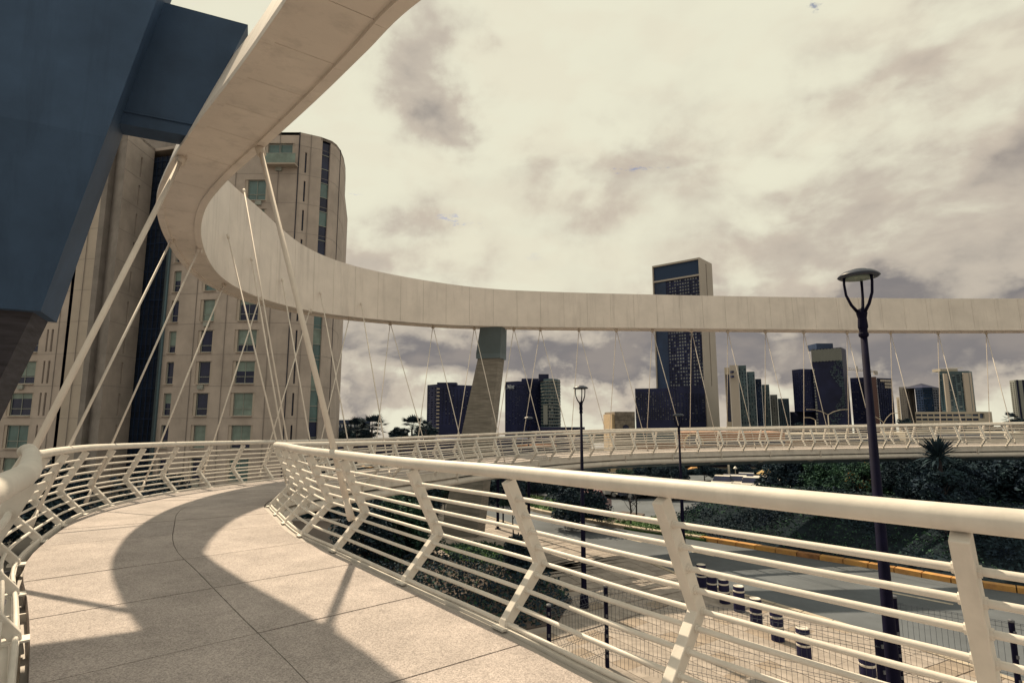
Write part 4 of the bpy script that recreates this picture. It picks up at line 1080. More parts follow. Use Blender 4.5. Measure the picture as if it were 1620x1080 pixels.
for i, (px, py, lb) in enumerate(((1017, 741, 'left'), (1068, 741, 'middle'), (1097, 741, 'right'))):
    c = V((col_x(px, 74), 74, H(py, 74)))
    o = empty('awning', f'small orange awning, {lb} of three beneath the bridge', 'awning', c, 'orange awnings')
    MB().hexa([V((-.9, -.7, -.15)), V((.9, -.7, -.15)), V((.9, .7, -.15)), V((-.9, .7, -.15))], [V((-.5, -.3, .2)), V((.5, -.3, .2)), V((.5, .3, .2)), V((-.5, .3, .2))]).build('canvas', yellow, o)
    MB().bar((0, 0, -.15), (0, 0, G-c.z), .07, .07).build('pole', navy_l, o)
# ---------------------------------------------------------------- double-arm street lights
def street_light(px, py, Y, label, arms=((-1, .42), (1, .42)), reach=3.2):
    z = H(py, Y); c = V((col_x(px, Y), Y, G)); o = empty('street_light', label, 'street light', c, 'white double-armed street lights')
    h = z-G; MB().tube([(0, 0, 0), (0, 0, h)], [.14, .08], 8).build('pole', tw_pale, o, smooth=True)
    for s, rise in arms:
        m = MB(); m.tube([(0, 0, h-.1), (s*reach*.3, 0, h+rise*1.0), (s*reach*.7, 0, h+rise*1.9), (s*reach, 0, h+rise*2.1)], [.06, .055, .05, .04], 6); a = m.build('arm', tw_pale, o, smooth=True)
        MB().box((s*(reach+.25), 0, h+rise*2.1), .9, .3, .1).build('lantern', tw_pale, a)
street_light(1310.5, 655, 105, 'white double-armed street light before the glass tower')
street_light(1397.5, 668, 95, 'white double-armed street light right of the nearest lamp post', reach=1.9, arms=((-1, .5), (1, .75)))
street_light(1290, 664, 98, 'white street light low at the foot of the flared dark tower', reach=1.2, arms=((-1, .2),))
street_light(1149, 726, 62, 'slim pale pole left of the round lamp above the parked cars', reach=.8, arms=((-1, .05),))
# ---------------------------------------------------------------- lamp posts
lamp_cap = mat('lamp_cap', (.035, .045, .075), .4, var=.1, spec=.3)
def lamp_post(c, h, label, rot=0.0, tilt=0.0):
    o = empty('lamp_post', label, 'lamp post', c, 'tall dark lamp posts'); o.rotation_euler = (0, 0, rot)
    hh = h-.55
    MB().tube([(0, 0, 0), (0, 0, .4), (0, 0, 1.2), (0, 0, hh-.45)], [.12, .105, .092, .044], 14).build('pole', navy, o, smooth=True)
    MB().lathe((0, 0, 0), [(.24, 0), (.24, .05), (.16, .12), (.15, .5), (.13, .55)], 14).build('base', navy, o)
    MB().lathe((0, 0, hh-.45), [(.052, 0), (.066, .02), (.066, .05), (.056, .07), (.056, .12), (.066, .14), (.066, .18), (.058, .28), (.074, .36), (.045, .42)], 12).build('collar', navy, o)
    R = .275
    for k in range(3):
        a = k*2*math.pi/3+.5
        pts = [(math.cos(a)*x, math.sin(a)*x, z) for x, z in ((.05, hh-.08), (.13, hh+.03), (.19, hh+.18), (.205, hh+.34), (.20, hh+.50))]
        MB().tube(pts, [.026, .022, .019, .018, .02], 8).build('arm', navy, o, smooth=True)
    s = MB().lathe((0, 0, hh+.46), [(R-.02, -.02), (R+.005, .0), (R-.02, .028), (R*.75, .066), (R*.45, .088), (.12, .096), (.0, .10)], 22).build('shade', navy_l if False else lamp_cap, o, smooth=True)
    MB().lathe((0, 0, hh+.425), [(.0, -.002), (.19, .0), (.19, .02), (.0, .021)], 20).build('lens', glass_b, o, smooth=True)
    return o
def lamp_from(px, pyt, t, base_z, label, rot=0):
    P = at_depth(px, pyt, t); return lamp_post((P.x, P.y, base_z), P.z-base_z, label, rot)
lamp_from(1357.5, 428, 8.3, -5.6, 'nearest and tallest dark lamp post, rising over the ring beam', .35)
lamp_from(918.5, 610, 20.4, G, 'dark lamp post standing on the pavement left of the fence post', .1)
lamp_from(1073, 654, 27.5, G, 'dark lamp post in front of the tallest tower', .6)
lamp_from(836, 659, 32.0, G, 'thinnest and farthest dark lamp post, left of the others', .2)

# ---------------------------------------------------------------- bollards
def bollards():
    base_px = [(1111, 927), (1127, 939), (1147, 953), (1170, 966), (1197, 989), (1231, 1012), (1273, 1043), (1376, 1096)]
    pts = [at_z(x, y, G+.13) for x, y in base_px]; pts.append(pts[-1]+(pts[-1]-pts[-2])*.9)
    words = ['farthest', 'second farthest', 'third farthest', 'fourth farthest', 'middle', 'fourth nearest', 'third nearest', 'second nearest', 'nearest']
    proto = None
    for P, wd in zip(pts, words):
        lb = f'black bollard with two white bands, {wd} in the row along the kerb'
        if proto is None:
            o = empty('bollard', lb, 'bollard', P, 'black and white banded bollards'); proto = o
            MB().lathe((0, 0, 0), [(.19, 0), (.185, .03), (.178, .78), (.165, .81), (.13, .815)], 20).build('body', black_r, o, smooth=True, autosm=True)
            for z in (.36, .63): MB().lathe((0, 0, z), [(.183, 0), (.186, .005), (.185, .05), (.182, .055)], 20).build('reflective_band', reflect, o, smooth=True)
            MB().lathe((0, 0, .80), [(.168, 0), (.170, .018), (.14, .030), (.135, .018)], 20).build('rim', reflect, o, smooth=True)
        else:
            o = copy_tree(proto); o.location = P; o['label'] = lb
        o.rotation_euler = (random.uniform(-.03, .03), random.uniform(-.03, .03), random.random())
bollards()

# ---------------------------------------------------------------- mesh fences
def fence_post(P, h, label, w_=.10, parent_mat=navy):
    o = empty('fence_post', label, 'fence post', P, 'dark fence posts')
    MB().tube([(0, 0, 0), (0, 0, h-.04)], w_*.55, 10).build('post', navy, o, smooth=False)
    MB().lathe((0, 0, h-.05), [(w_*.62, 0), (w_*.62, .04), (w_*.3, .06)], 10).build('cap', navy_l, o)
    for k in range(4): MB().box((0, -w_*.6, .3+k*.5), .05, .04, .07).build('clamp', navy_l, o)
    return o
def fence_panel(A, B, h, label):
    o = empty('mesh_fence', label, 'fence', A, 'welded wire fence panels'); B = B-A; A = V((0, 0, 0)); d = B-A; L = d.length; d.normalize(); n = V((d.y, -d.x, 0)).normalized()
    prof = [(0, .06)]
    for zc in (.45, 1.0, 1.78):
        if zc < h-.1: prof += [(0, zc-.10), (.085, zc), (0, zc+.10)]
    prof.append((0, h))
    m = MB(); k = 0; u = .04
    while u < L:
        m.tube([A+d*u+n*s+V((0, 0, z)) for s, z in prof], .0042, 4, False); u += .11
    stuff(m.build('vertical_wires', wire_m, o))
    for s, z in prof[1:]+[(0, h-.03)]:
        MB().tube([A+n*s+V((0, 0, z)), B+n*s+V((0, 0, z))], .0046, 5).build('horizontal_wire', wire_m, o)
F0 = at_z(961, 1055, G+.13); FT = 2.0
Pend = at_z(1390, 1003, G+.13+FT); Pst = at_z(868, 955, G+.13+FT); Pc = at_z(1412, 945, G+.13+FT+.1); Pr = at_z(1600, 984, G+.13+FT)
for P in (Pend, Pst, Pc, Pr): P.z = G+.13
fence_post(F0, FT+.06, 'dark fence post in the middle of the left fence')
fence_post(Pst, FT, 'dark fence post at the far left end of the left fence')
fence_post(Pend, FT+.06, 'weathered fence post with rounded cap beside the nearest lamp post', .16)
fence_post(Pc, FT+.16, 'thick dark fence corner post touching the nearest lamp post', .16)
fence_post(Pr, FT+.06, 'dark fence post at the right end of the right fence')
fence_panel(Pst, F0, FT, 'short welded wire fence panel at the left end')
mid = F0.lerp(Pend, .5)
fence_panel(F0, mid, FT, 'welded wire fence panel right of the middle post')
fence_panel(mid, Pend, FT, 'welded wire fence panel left of the nearest lamp post')
fence_panel(Pc, Pr, FT, 'welded wire fence panel right of the nearest lamp post')
fence_panel(Pr, Pr+(Pr-Pc).normalized()*3, FT, 'welded wire fence panel at the right edge of the photo')

# ---------------------------------------------------------------- vegetation
def leaf_cloud(m, c, rx, ry, rz, n, size, rnd, flat=0.0):
    c = V(c)
    for _ in range(n):
        while True:
            p = V((rnd.uniform(-1, 1), rnd.uniform(-1, 1), rnd.uniform(-1, 1)))
            if p.length < 1: break
        if p.length < .45 and rnd.random() < .6: p = p.normalized()*rnd.uniform(.6, 1)
        q = c+V((p.x*rx, p.y*ry, p.z*rz)); s = size*rnd.uniform(.6, 1.35)
        a = V((rnd.gauss(0, 1), rnd.gauss(0, 1), rnd.gauss(0, .6))).normalized(); b_ = a.cross(V((rnd.gauss(0, 1), rnd.gauss(0, 1), rnd.gauss(0, 1)))).normalized()
        m.quad(q-a*s, q-b_*s*.45, q+a*s, q+b_*s*.45)
def tree_proto(seed, h, rad, leaf, clumps=16, per=170, size=.13, lmat=leaf_navy, trunk_h=.35, trunk_r=.12, accent=None):
    rnd = random.Random(seed)
    o = empty('tree', 'tree', 'tree')
    t = MB(); top = V((rnd.uniform(-.2, .2), rnd.uniform(-.2, .2), h*.7)); fork = V((0, 0, h*trunk_h))
    t.tube([(0, 0, -.1), fork*.5+V((.04, 0, 0)), fork, fork.lerp(top, .5), top], [trunk_r*1.25, trunk_r, trunk_r*.85, trunk_r*.5, trunk_r*.2], 7)
    m = MB(); acc = MB()
    for k in range(clumps):
        a = rnd.uniform(0, 6.28); f = rnd.uniform(0, 1); rr = rad*(.25+.75*math.sqrt(rnd.random()))*(1-.45*f)
        c = V((math.cos(a)*rr, math.sin(a)*rr, h*(trunk_h+.12+(1-trunk_h-.2)*f)))
        t.tube([fork.lerp(top, f*.7), (fork.lerp(top, f*.7)+c)*.5+V((0, 0, .1)), c], [trunk_r*.35, trunk_r*.22, trunk_r*.08], 5)
        s = rad*rnd.uniform(.28, .5); leaf_cloud(m, c, s, s, s*.75, per, size, rnd)
        if accent and rnd.random() < .6: leaf_cloud(acc, c+V((rnd.uniform(-.2, .2), -s*.5, .1)), s*.8, s*.8, s*.7, per//5, size*.7, rnd)
    t.build('trunk', bark, o, smooth=True); m.build('crown', lmat, o)
    if accent: acc.build('blossom', accent, o)
    return o
def place(proto, P, rot, s, label, group, used=set()):
    if id(proto) not in used and proto.get('fresh', 1): o = proto; proto['fresh'] = 0; used.add(id(proto))
    else: o = copy_tree(proto)
    if 'fresh' in o: del o['fresh']
    o.location = P; o.rotation_euler = (0, 0, rot); o.scale = (s, s, s) if not isinstance(s, tuple) else s
    o['label'] = label; o['group'] = group; o['category'] = 'tree'; return o
T1 = tree_proto(1, 4.6, 2.5, 0, 26, 230, .17, leaf_navy, trunk_h=.12)
T2 = tree_proto(2, 4.2, 2.5, 0, 26, 230, .16, leaf_green, trunk_h=.12)
T3 = tree_proto(3, 4.9, 2.1, 0, 24, 230, .17, leaf_navy, trunk_h=.12)
T4 = tree_proto(4, 4.2, 2.2, 0, 24, 210, .15, leaf_green, trunk_h=.12, accent=leaf_orange)
for o in (T1, T2, T3, T4): o['fresh'] = 1
first = set()
def put(proto, P, rot, s, label, group, cat='tree'):
    if proto.name in first: o = copy_tree(proto)
    else: o = proto; first.add(proto.name)
    if 'fresh' in o: del o['fresh']
    o.location = P; o.rotation_euler = (0, 0, rot); o.scale = (s, s, s)
    o['label'] = label; o['category'] = cat
    if group: o['group'] = group
    elif 'group' in o: del o['group']
    return o
# dark belt of trees beyond the bank (px, top y, distance, kind)
belt = [(1110, 738, 62, T3), (1165, 736, 66, T1), (1205, 722, 70, T1), (1238, 714, 46, T1), (1270, 722, 44, T3), (1300, 730, 42, T2), (1330, 738, 40, T2), (1356, 728, 38, T4), (1385, 735, 40, T2), (1412, 722, 42, T1), (1440, 712, 36, T3), (1472, 716, 38, T1), (1505, 714, 40, T1), (1535, 718, 44, T3), (1592, 716, 40, T1), (1625, 712, 38, T1), (1655, 714, 40, T3), (1240, 745, 60, T1), (1420, 742, 34, T1), (1490, 735, 35, T1), (1065, 752, 58, T1), (1030, 756, 62, T3), (1452, 737, 29, T1), (1500, 737, 28.5, T3), (1479, 741, 26.6, T3), (1300, 750, 50, T1)]
lab_t = ['round', 'broad', 'dense', 'ragged', 'narrow', 'low', 'bushy', 'tall']
def near_what(px):
    for lim, s in ((1050, 'left of the awnings'), (1120, 'beneath the tallest tower'), (1180, 'left of the straw parasol'), (1225, 'behind the straw parasol'), (1255, 'just right of the straw parasol'), (1290, 'below the flared dark tower'), (1320, 'below the glass tower'), (1345, 'left of the orange blossom'), (1372, 'at the nearest lamp post'), (1400, 'right of the nearest lamp post'), (1430, 'below the slim cream towers'), (1455, 'left of the yucca palm'), (1480, 'behind the yucca palm'), (1520, 'right of the yucca palm'), (1560, 'left of the pale wall gap'), (1608, 'right of the pale wall gap'), (1640, 'at the right edge'), (9999, 'last beyond the right edge')):
        if px <= lim: return s
for i, (px, py, Y, T) in enumerate(belt):
    x = col_x(px, Y); g = G+bank_height(x, Y); z = H(py, Y)
    s = (z-g)/(4.9 if T is T3 else 4.6 if T is T1 else 4.2)*1.0
    kind = {T1.name: 'dark', T2.name: 'green', T3.name: 'dark upright', T4.name: 'orange-flowered'}[T.name]
    put(T, (x, Y, g), i*1.3, max(.5, s), f'{lab_t[i % 8]} {kind} tree {near_what(px)}, {"front" if Y < 45 else "back"} row', 'trees beyond the bank')
def woodland(name, pxs, Y0, Y1, ytop, n, seed):
    rnd = random.Random(seed); m = MB()
    for _ in range(n):
        px = rnd.uniform(*pxs); Y = rnd.uniform(Y0, Y1); x = col_x(px, Y); zt = H(ytop+7*noise.noise(V((px*.03, Y*.1, seed))), Y); z = G+(zt-G)*rnd.random()**.8
        s_ = .15*rnd.uniform(.6, 1.4); a = V((rnd.gauss(0, 1), rnd.gauss(0, 1), rnd.gauss(0, .7))).normalized(); b_ = a.cross(V((rnd.gauss(0, 1), rnd.gauss(0, 1), rnd.gauss(0, 1)))).normalized(); P = V((x, Y, z))
        m.quad(P-a*s_, P-b_*s_*.55, P+a*s_, P+b_*s_*.55)
    stuff(m.build(name, leaf_navy))
woodland('woodland', (1245, 1680), 50, 56, 722, 52000, 1)
woodland('woodland', (1000, 1260), 68, 74, 742, 32000, 2)
woodland('woodland', (820, 1000), 62, 70, 752, 18000, 3)
woodland('woodland', (500, 830), 44, 60, 742, 40000, 4)
# trees left of the pylon, below and behind the deck
for i, (px, py, Y, T, lb) in enumerate([(560, 742, 40, T1, 'dark tree under the far deck, leftmost'), (600, 738, 44, T3, 'dark tree under the far deck, second from left'), (640, 744, 36, T1, 'dark tree under the deck left of the far pylon'), (675, 756, 40, T1, 'dark tree touching the left of the far pylon'), (585, 792, 27, T1, 'low dark tree before the path under the deck'), (640, 790, 28, T2, 'low green tree before the path under the deck'),
                                        (850, 748, 50, T1, 'dark tree behind the farthest lamp post'), (912, 750, 35.5, T1, 'large dark tree above the dark red van'), (880, 755, 48, T3, 'dark tree left of the dark red van'), (985, 764, 56, T2, 'green tree behind the side road'), (948, 762, 60, T1, 'dark tree behind the red van'), (1040, 768, 58, T1, 'dark tree right of the side road')]):
    x = col_x(px, Y); z = H(py, Y); s = (z-G)/(4.9 if T is T3 else 4.6 if T is T1 else 4.2)
    put(T, (x, Y, G), i*2.1, max(.4, s), lb, 'trees under the bridge')
# young street trees with thin trunks
Ty = tree_proto(11, 3.3, .62, 0, 10, 90, .075, leaf_green, trunk_h=.45, trunk_r=.035); first.discard(Ty.name)
for i, (px, py, lb, s) in enumerate([(811, 872, 'young leafy street tree right of the far pylon', 1.0), (703, 840, 'young leafy street tree left of the far pylon', 1.0), (660, 838, 'young leafy tree by the path under the deck', .8)]):
    put(Ty, at_z(px, py, G+.1), i*1.7, s, lb, 'young street trees')
# bare saplings on the grass island
for i, (px, py, h, lb) in enumerate([(1007, 824, 2.4, 'bare sapling with forked branches on the grass island'), (998, 830, 1.9, 'smaller bare sapling left of the forked one')]):
    P = at_z(px, py, G+.1); o = empty('sapling', lb, 'tree', P); rnd = random.Random(i)
    m = MB(); m.tube([(0, 0, 0), (.03, 0, h*.5), (0, 0, h*.75)], [.06, .045, .03], 6)
    for k in range(14):
        a = rnd.uniform(0, 6.28); z = h*rnd.uniform(.35, .75); rr = rnd.uniform(.4, .9); m.tube([(0, 0, z), (math.cos(a)*rr*.5, math.sin(a)*rr*.5, z+.25), (math.cos(a)*rr, math.sin(a)*rr, z+.6)], [.02, .014, .006], 4)
    m.build('trunk', bark, o); l = MB(); leaf_cloud(l, (0, 0, h*.85), .7, .7, .5, 60, .05, rnd); l.build('crown', leaf_navy, o)
# dark domed shrub by the pavement
P = at_z(818, 905, G+.1); o = empty('clipped_shrub', 'dark rounded shrub on the pavement before the far pylon', 'shrub', P); m = MB(); rnd = random.Random(4)
leaf_cloud(m, (0, 0, .75), .62, .62, .85, 2600, .07, rnd); leaf_cloud(m, (.25, 0, .3), .9, .7, .45, 1500, .07, rnd); m.build('foliage', leaf_navy, o); MB().tube([(0, 0, 0), (0, 0, .8)], .06, 6).build('stem', bark, o)
# planting bed under the inner railing, ivy, shrubs
def scatter(name, pts_fn, n, size, mt_, seed, hmax=.25):
    rnd = random.Random(seed); m = MB()
    for _ in range(n):
        P = pts_fn(rnd)
        if P is None: continue
        s = size*rnd.uniform(.5, 1.5); a = V((rnd.gauss(0, 1), rnd.gauss(0, 1), rnd.gauss(0, .7))).normalized(); b_ = a.cross(V((rnd.gauss(0, 1), rnd.gauss(0, 1), rnd.gauss(0, 1)))).normalized()
        P = P+V((0, 0, rnd.random()**2*hmax)); m.quad(P-a*s, P-b_*s*.5, P+a*s, P+b_*s*.5)
    return stuff(m.build(name, mt_))
def bank_pt(rnd, ds=(.4, 11), lush=None):
    q = rnd.uniform(2, FKc.len-1); s = rnd.uniform(*ds); P = FKc.at(q)+FKc.left(q)*s
    if P.y < 12 or P.x < 4.5 or P.x > 60: return None
    h = bank_height(P.x, P.y)
    if h < .05 : return None
    f = noise.noise(V((P.x*.35, P.y*.35, 7)))
    if lush is not None and (f > 0) != lush: return None
    return V((P.x, P.y, G-.06+h))
scatter('ivy_ground_cover', lambda r: bank_pt(r, (1.0, 8), False), 110000, .075, leaf_navy, 21, .35)
scatter('bank_weeds', lambda r: bank_pt(r, (1.0, 9), True), 52000, .065, leaf_green, 22, .30)
scatter('grass_tufts', lambda r: bank_pt(r, (7, 13), None), 5000, .04, leaf_green, 23, .2)
# grass island left of the bank
isl = [(832, 781), (905, 793), (1000, 822), (1050, 815), (1120, 838), (1117, 853), (1000, 836), (913, 820), (840, 804)]
ip_ = [at_z(x, y, G+.12) for x, y in isl]
def inside(p, poly):
    c = False; j = len(poly)-1
    for i in range(len(poly)):
        if (poly[i].y > p.y) != (poly[j].y > p.y) and p.x < (poly[j].x-poly[i].x)*(p.y-poly[i].y)/(poly[j].y-poly[i].y)+poly[i].x: c = not c
        j = i
    return c
def island(name, pxs, mt_, z=G+.12):
    pts = [at_z(x, y, z) for x, y in pxs]; b = MB(); b.poly(pts)
    for i in range(len(pts)): b.quad(pts[i]-V((0, 0, .5)), pts[(i+1) % len(pts)]-V((0, 0, .5)), pts[(i+1) % len(pts)], pts[i])
    structure(b.build(name, mt_)); return pts
gr_isl = mat('lawn', (.065, .125, .045), .95, var=.4, scale=.8, bump=.5, bscale=8)
gr_isl.node_tree.nodes['Principled BSDF'].inputs['Specular IOR Level'].default_value = .05
ipts = island('grass_island', isl, gr_isl)
def poly_pt(poly):
    xs = [p.x for p in poly]; ys = [p.y for p in poly]; z = poly[0].z
    def f(r):
        P = V((r.uniform(min(xs), max(xs)), r.uniform(min(ys), max(ys)), z)); return P if inside(P, poly) else None
    return f
scatter('lawn_grass', poly_pt(ipts), 16000, .07, mat('lawn_blade', (.07, .15, .05), .7, var=.4, scale=.6), 31, .12)
island('bare_earth', [(930, 818), (985, 808), (1020, 812), (1008, 820), (968, 826)], soil, G+.14)
bed1 = [(560, 872), (640, 862), (700, 878), (800, 898), (870, 918), (905, 950), (880, 985), (800, 1000), (700, 960), (560, 930)]
bpts = island('planting_bed', bed1, soil, G+.14)
scatter('bed_shrubs', poly_pt(bpts), 15000, .07, leaf_navy, 41, .55)
scatter('bed_greens', poly_pt(bpts), 4200, .06, leaf_green, 42, .5)
scatter('fallen_leaves', poly_pt(bpts), 2500, .035, mat('dry_leaves', (.22, .15, .10), .9, var=.4), 43, .3)
path_p = island('garden_path', [(540, 850), (600, 836), (672, 822), (700, 826), (640, 850), (590, 866), (545, 880)], paver_m, G+.15)
bed2 = [(520, 800), (640, 785), (700, 800), (690, 820), (600, 834), (530, 848)]
b2 = island('planting_bed', bed2, soil, G+.14); scatter('bed_shrubs', poly_pt(b2), 9000, .09, leaf_navy, 44, .9); scatter('bed_greens', poly_pt(b2), 2500, .07, leaf_green, 46, 1.0)
# grass at the pylon foot
b3 = island('pylon_lawn', [(690, 862), (765, 858), (840, 872), (800, 896), (720, 884)], gr_isl, G+.15); scatter('lawn_grass', poly_pt(b3), 5000, .06, leaf_green, 47, .15)
# flowering bush
P = at_z(648, 872, G+.15); o = empty('flowering_bush', 'leafy bush with pale blossoms beside the garden path', 'shrub', P); m = MB(); rnd = random.Random(8)
leaf_cloud(m, (0, 0, .5), .95, .7, .5, 2200, .07, rnd); m.build('foliage', leaf_green, o); m = MB(); leaf_cloud(m, (-.1, -.2, .62), .85, .6, .4, 260, .045, rnd); m.build('blossom', leaf_white, o)
# low path posts
for i, (px, py) in enumerate([(602, 862), (637, 846), (652, 850), (666, 842), (575, 868)]):
    P = at_z(px, py, G+.12); wd = ['third from the left', 'fourth from the left', 'fifth from the left', 'rightmost', 'leftmost'][i]
    wd = {602: 'second from the left', 637: 'third from the left', 652: 'fourth from the left', 666: 'rightmost', 575: 'leftmost'}[px]
    o = empty('path_post', f'short thin dark post by the garden path, {wd}', 'post', P, 'short path posts')
    MB().tube([(0, 0, 0), (0, 0, .95)], .03, 8).build('shaft', navy, o); MB().lathe((0, 0, .93), [(.045, 0), (.045, .04), (.02, .06)], 8).build('cap', navy, o)
# dark sign posts at the kerb by the pylon
for px, lb, hh in ((787.5, 'thick dark post standing right of the far pylon', 3.2), (796, 'thinner dark post right beside the thick one', 3.0)):
    P = at_z(px, 837 if px < 790 else 828, G+.1); o = empty('kerb_post', lb, 'post', P); MB().box((0, 0, hh/2), .17 if px < 790 else .1, .12, hh).build('shaft', navy, o); MB().box((0, 0, .03), .32, .3, .06).build('base_plate', navy, o); MB().box((0, 0, hh+.02), .2, .15, .04).build('cap', navy, o)
# roadside planting at the near kerb (right of bed) : hollow square planter frame
P = at_z(850, 962, G+.15)
# yucca palm before the far deck
def palm(P, h, crown, label, mt_=leaf_navy, n=34, seed=1, trunk=.14, fan=True, w_=.11):
    rnd = random.Random(seed); o = empty('palm_tree', label, 'palm tree', P, None)
    MB().tube([(0, 0, 0), (.05, 0, h*.5), (0, 0, h)], [trunk*1.2, trunk, trunk*.9], 8).build('trunk', bark, o, smooth=True)
    for k in range(n):
        a = rnd.uniform(0, 6.28); e = rnd.uniform(-.5, 1.35); L = crown*rnd.uniform(.75, 1.1); d = V((math.cos(a)*math.cos(e), math.sin(a)*math.cos(e), math.sin(e))); m = MB()
        side = d.cross(V((0, 0, 1))).normalized(); up = side.cross(d)
        base = V((0, 0, h)); m.tube([base, base+d*L*.5], [.02, .012], 4)
        if fan:                          # palmate leaf: blades spreading from the stalk end
            c = base+d*L*.5
            for j in range(9):
                f = (j-4)/4*1.15; dd = (d*math.cos(f)+side*math.sin(f)).normalized(); tip = c+dd*L*.5*(1-.15*abs(f))-V((0, 0, L*.12)); wv = dd.cross(up).normalized()*L*.045; mdl = c.lerp(tip, .45)+up*.02
                m.quad(c, mdl-wv, tip, mdl+wv)
        else:
            c = base+d*L*.3; mdl = base+d*L*.65; tip = base+d*L-V((0, 0, L*.1)); m.quad(base, mdl-side*w_*L*.4, tip, mdl+side*w_*L*.4)
        m.build('frond', mt_, o)
    return o
def _(): pass
def palm_px(px, py, Y, crown, label, **k):
    z = H(py, Y); x = col_x(px, Y); palm((x, Y, G), z-G-crown*.75, crown, label, **k)
palm_px(589, 655, 78, 2.7, 'fan palm with drooping crown beside the apartment tower, left one', seed=3, n=40)
palm_px(566, 660, 80, 2.3, 'bushy fan palm left of the left palm, before the low blue building', seed=4, n=40)
palm_px(652, 656, 78, 2.5, 'fan palm standing left of the dark slab tower', seed=5, n=38)
palm_px(674, 664, 84, 1.6, 'looser fan palm at the foot of the dark slab tower', seed=6, n=24)
palm_px(1600, 650, 120, 2.6, 'dark palm at the right edge below the pale blue tower', seed=9, n=30)
x = col_x(1478, 27.5); g_ = G+bank_height(x, 27.5)
pz = H(702, 27.5); palm((x, 27.5, g_), pz-g_-.6, 1.15, 'spiky yucca palm rising in front of the far deck at the right', fan=False, n=130, seed=12, w_=.13, trunk=.12)
# bushes on the skyline near the palms
sb = tree_proto(15, 3.6, 1.3, 0, 16, 150, .16, leaf_navy)
for i, (px, py, Y, lb) in enumerate([(636, 676, 90, 'low dark bush between the two fan palms'), (545, 682, 90, 'low dark bush under the low blue building'), (563, 672, 88, 'dark leafy tree behind the bushy palm'), (672, 672, 90, 'dark leafy tree before the slab tower'), (1520, 668, 200, 'dark trees at the foot of the pale podium, left'), (1565, 669, 200, 'dark trees at the foot of the pale podium, right'), (1612, 662, 160, 'dark tree behind the right edge palm'), (1430, 662, 200, 'dark tree under the slim cream towers'), (1590, 668, 170, 'dark low tree left of the right edge palm'), (1265, 668, 190, 'dark tree under the flared tower')]):
    z = H(py, Y); put(sb, (col_x(px, Y), Y, G), i*1.1, (z-G)/3.5, lb, 'trees on the skyline')
# ---------------------------------------------------------------- straw parasol
c = V((col_x(1208, 55), 55, G)); o = empty('straw_parasol', 'round straw parasol above the parked cars', 'parasol', c); zt = H(742, 55)-G; zb = H(749.5, 55)-G
MB().lathe((0, 0, 0), [(.93, zb), (.95, zb+.03), (.45, zt-.09), (.12, zt), (.02, zt+.03)], 18).build('canopy', straw, o); MB().tube([(0, 0, 0), (0, 0, zb+.2)], .05, 8).build('pole', bark, o)
for k in range(8): a = k*math.pi/4; MB().tube([(0, 0, zt-.1), (math.cos(a)*.88, math.sin(a)*.88, zb+.02)], .015, 4).build('rib', bark, o)
# small garden lamps
for px, py, Y, lb in ((1159, 741, 60, 'small white globe lamp left of the straw parasol'), (1568, 746, 46, 'small cone-topped lamp at the right between the trees')):
    z = H(py, Y); o = empty('garden_lamp', lb, 'lamp', (col_x(px, Y), Y, G)); hh = z-G
    MB().tube([(0, 0, 0), (0, 0, hh)], .045, 8).build('pole', tw_pale, o); MB().lathe((0, 0, hh-.05), [(.05, 0), (.22, .06), (.18, .12), (.03, .3)], 12).build('head', reflect, o, smooth=True)

# ---------------------------------------------------------------- cars
def car_proto(paint, name='parked_car', suv=False):
    o = empty(name, 'car', 'car'); L, W = 4.4, 1.75; hr = 1.72 if suv else 1.44
    body = [(-2.2, .35), (-2.22, .7), (-2.05, .93), (-1.1, 1.0), (1.2, 1.0), (1.95, .9), (2.2, .75), (2.2, .35)]
    roof = [(-1.75 if suv else -1.35, .98), (-1.55 if suv else -.85, hr-.04), (-.3, hr), (.35, hr-.03), (1.1, .99)]
    def prism(prof, w0, w1, zsplit=None):
        m = MB(); n = len(prof); A = [(x, -w0/2, z) for x, z in prof]; B = [(x, w0/2, z) for x, z in prof]
        m.poly(A); m.poly(B[::-1])
        for i in range(n): j = (i+1) % n; m.quad(A[i], B[i], B[j], A[j])
        return m
    prism(body, W, W).build('body', paint, o, bevel=.07)
    m = MB(); n = len(roof); A = [(x, -(W/2-.06-.17*(z-.98)/.45), z) for x, z in roof]; B = [(x, (W/2-.06-.17*(z-.98)/.45), z) for x, z in roof]
    m.poly(A); m.poly(B[::-1])
    for i in range(n-1): m.quad(A[i], B[i], B[i+1], A[i+1])
    m.build('glasshouse', glass_d, o)
    rr = [(x, z) for x, z in roof[1:4]]; m = MB(); A = [(x, -.66, z+.012) for x, z in rr]; B = [(x, .66, z+.012) for x, z in rr]
    for i in range(2): m.quad(A[i], A[i+1], B[i+1], B[i])
    m.build('roof_panel', paint, o)
    for x in (-.05, ):
        for s in (-1, 1): MB().bar((x, s*.82, .99), (x-.1, s*.66, hr-.01), .07, .03).build('pillar', paint, o)
    for x in (-1.4, 1.4):
        for s in (-1, 1):
            wv = MB().tube([(x, s*.70, .32), (x, s*.89, .32)], .32, 16).build('wheel', tyre, o); MB().tube([(x, s*.885, .32), (x, s*.90, .32)], .2, 12).build('rim', car_grey, wv)
    for s in (-1, 1):
        MB().box((2.19, s*.62, .72), .06, .34, .13).build('headlight', reflect, o); MB().box((-2.21, s*.66, .78), .05, .26, .16).build('tail_light', tail, o)
    MB().box((-2.215, 0, .45), .03, .5, .12).build('number_plate', reflect, o)
    return o
cars = {'white': car_proto(car_white), 'dark': car_proto(car_dark), 'silver': car_proto(car_grey)}
fc = set()
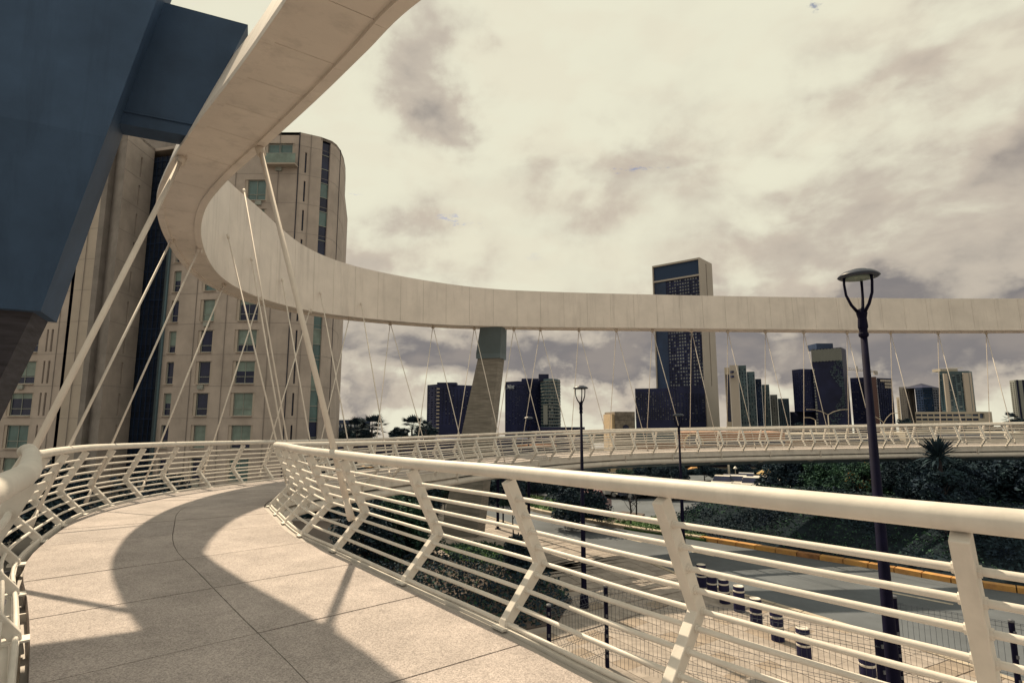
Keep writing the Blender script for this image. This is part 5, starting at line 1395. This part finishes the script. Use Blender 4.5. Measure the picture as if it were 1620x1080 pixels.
def put_car(kind, px, py, rot, label, dz=0):
    p = cars[kind]; o = p if kind not in fc else copy_tree(p); fc.add(kind); P = at_z(px, py, G-.03); o.location = P; o.rotation_euler = (0, 0, rot); o['label'] = label; o['category'] = 'car'; o['group'] = 'cars in the parking lot'
lst = [('white', 1145, 776, 1.11, 'white car parked leftmost under the pale pole'), ('white', 1170, 776, 1.17, 'white car parked right of the globe lamp'), ('silver', 1182, 771, 1.17, 'silver car parked behind the white ones left of the parasol'), ('white', 1190, 779, 1.17, 'white car parked just left of the parasol pole'), ('white', 1206, 778, 1.17, 'white car parked under the straw parasol'),
       ('dark', 1217, 778, 1.11, 'dark car parked right of the parasol pole'), ('white', 1228, 782, 1.05, 'white car parked right of the dark car'), ('white', 1240, 784, 1.05, 'rightmost white car in the row near the parasol'), ('dark', 1158, 774, 1.17, 'dark car parked between two white cars by the pale pole'),
       ('white', 849, 774, .3, 'white car glimpsed behind the farthest lamp post'), ('silver', 866, 777, .4, 'silver car glimpsed right of the farthest lamp post'), ('white', 970, 783, .2, 'white car parked beyond the side road, left one'), ('silver', 990, 785, .2, 'silver car parked beyond the side road, right one'), ('dark', 1012, 787, .3, 'dark car parked beyond the side road'),
       ('white', 1570, 783, .2, 'white car glimpsed between the trees at the right'), ('silver', 1597, 782, .1, 'silver car glimpsed at the far right between the trees'), ('dark', 1080, 790, .1, 'dark car behind the third lamp post')]
for k in lst: put_car(*k)
red = car_proto(car_red, 'parked_van', True); P = at_z(938, 815, G); red.location = P; red.rotation_euler = (0, 0, 1.2); red['label'] = 'dark red van standing in tree shade at the side road'; red['category'] = 'van'

# ---------------------------------------------------------------- left: street level clutter below the outer railing
o = empty('planter_wall', 'low dark retaining wall below the left railing', 'wall'); MB().box((-16, 30, G+.6), 14, .4, 1.5).build('wall', wall_d, o); MB().box((-16, 30, G+1.38), 14.2, .5, .08).build('coping', wall_d, o)
for i, (x, y, s, lb) in enumerate([(-12.5, 21, .8, 'dark street tree seen through the left railing'), (-17, 27, .9, 'dark street tree behind the left railing, middle'), (-24, 30, .95, 'dark street tree behind the left railing, far left'), (-11, 34, .95, 'dark street tree behind the left railing, right')]):
    put(T1, (x, y, G), i, s*.95, lb, 'street trees left of the bridge')
for i, (x, y) in enumerate([(-14.5, 16.5), (-19, 20)]):
    c_ = copy_tree(cars['dark']); c_.location = (x, y, G+.0); c_.rotation_euler = (0, 0, 1.0+i); c_['label'] = ('dark car parked below the left railing, nearer', 'dark car parked below the left railing, farther')[i]; c_['group'] = 'cars below the left railing'
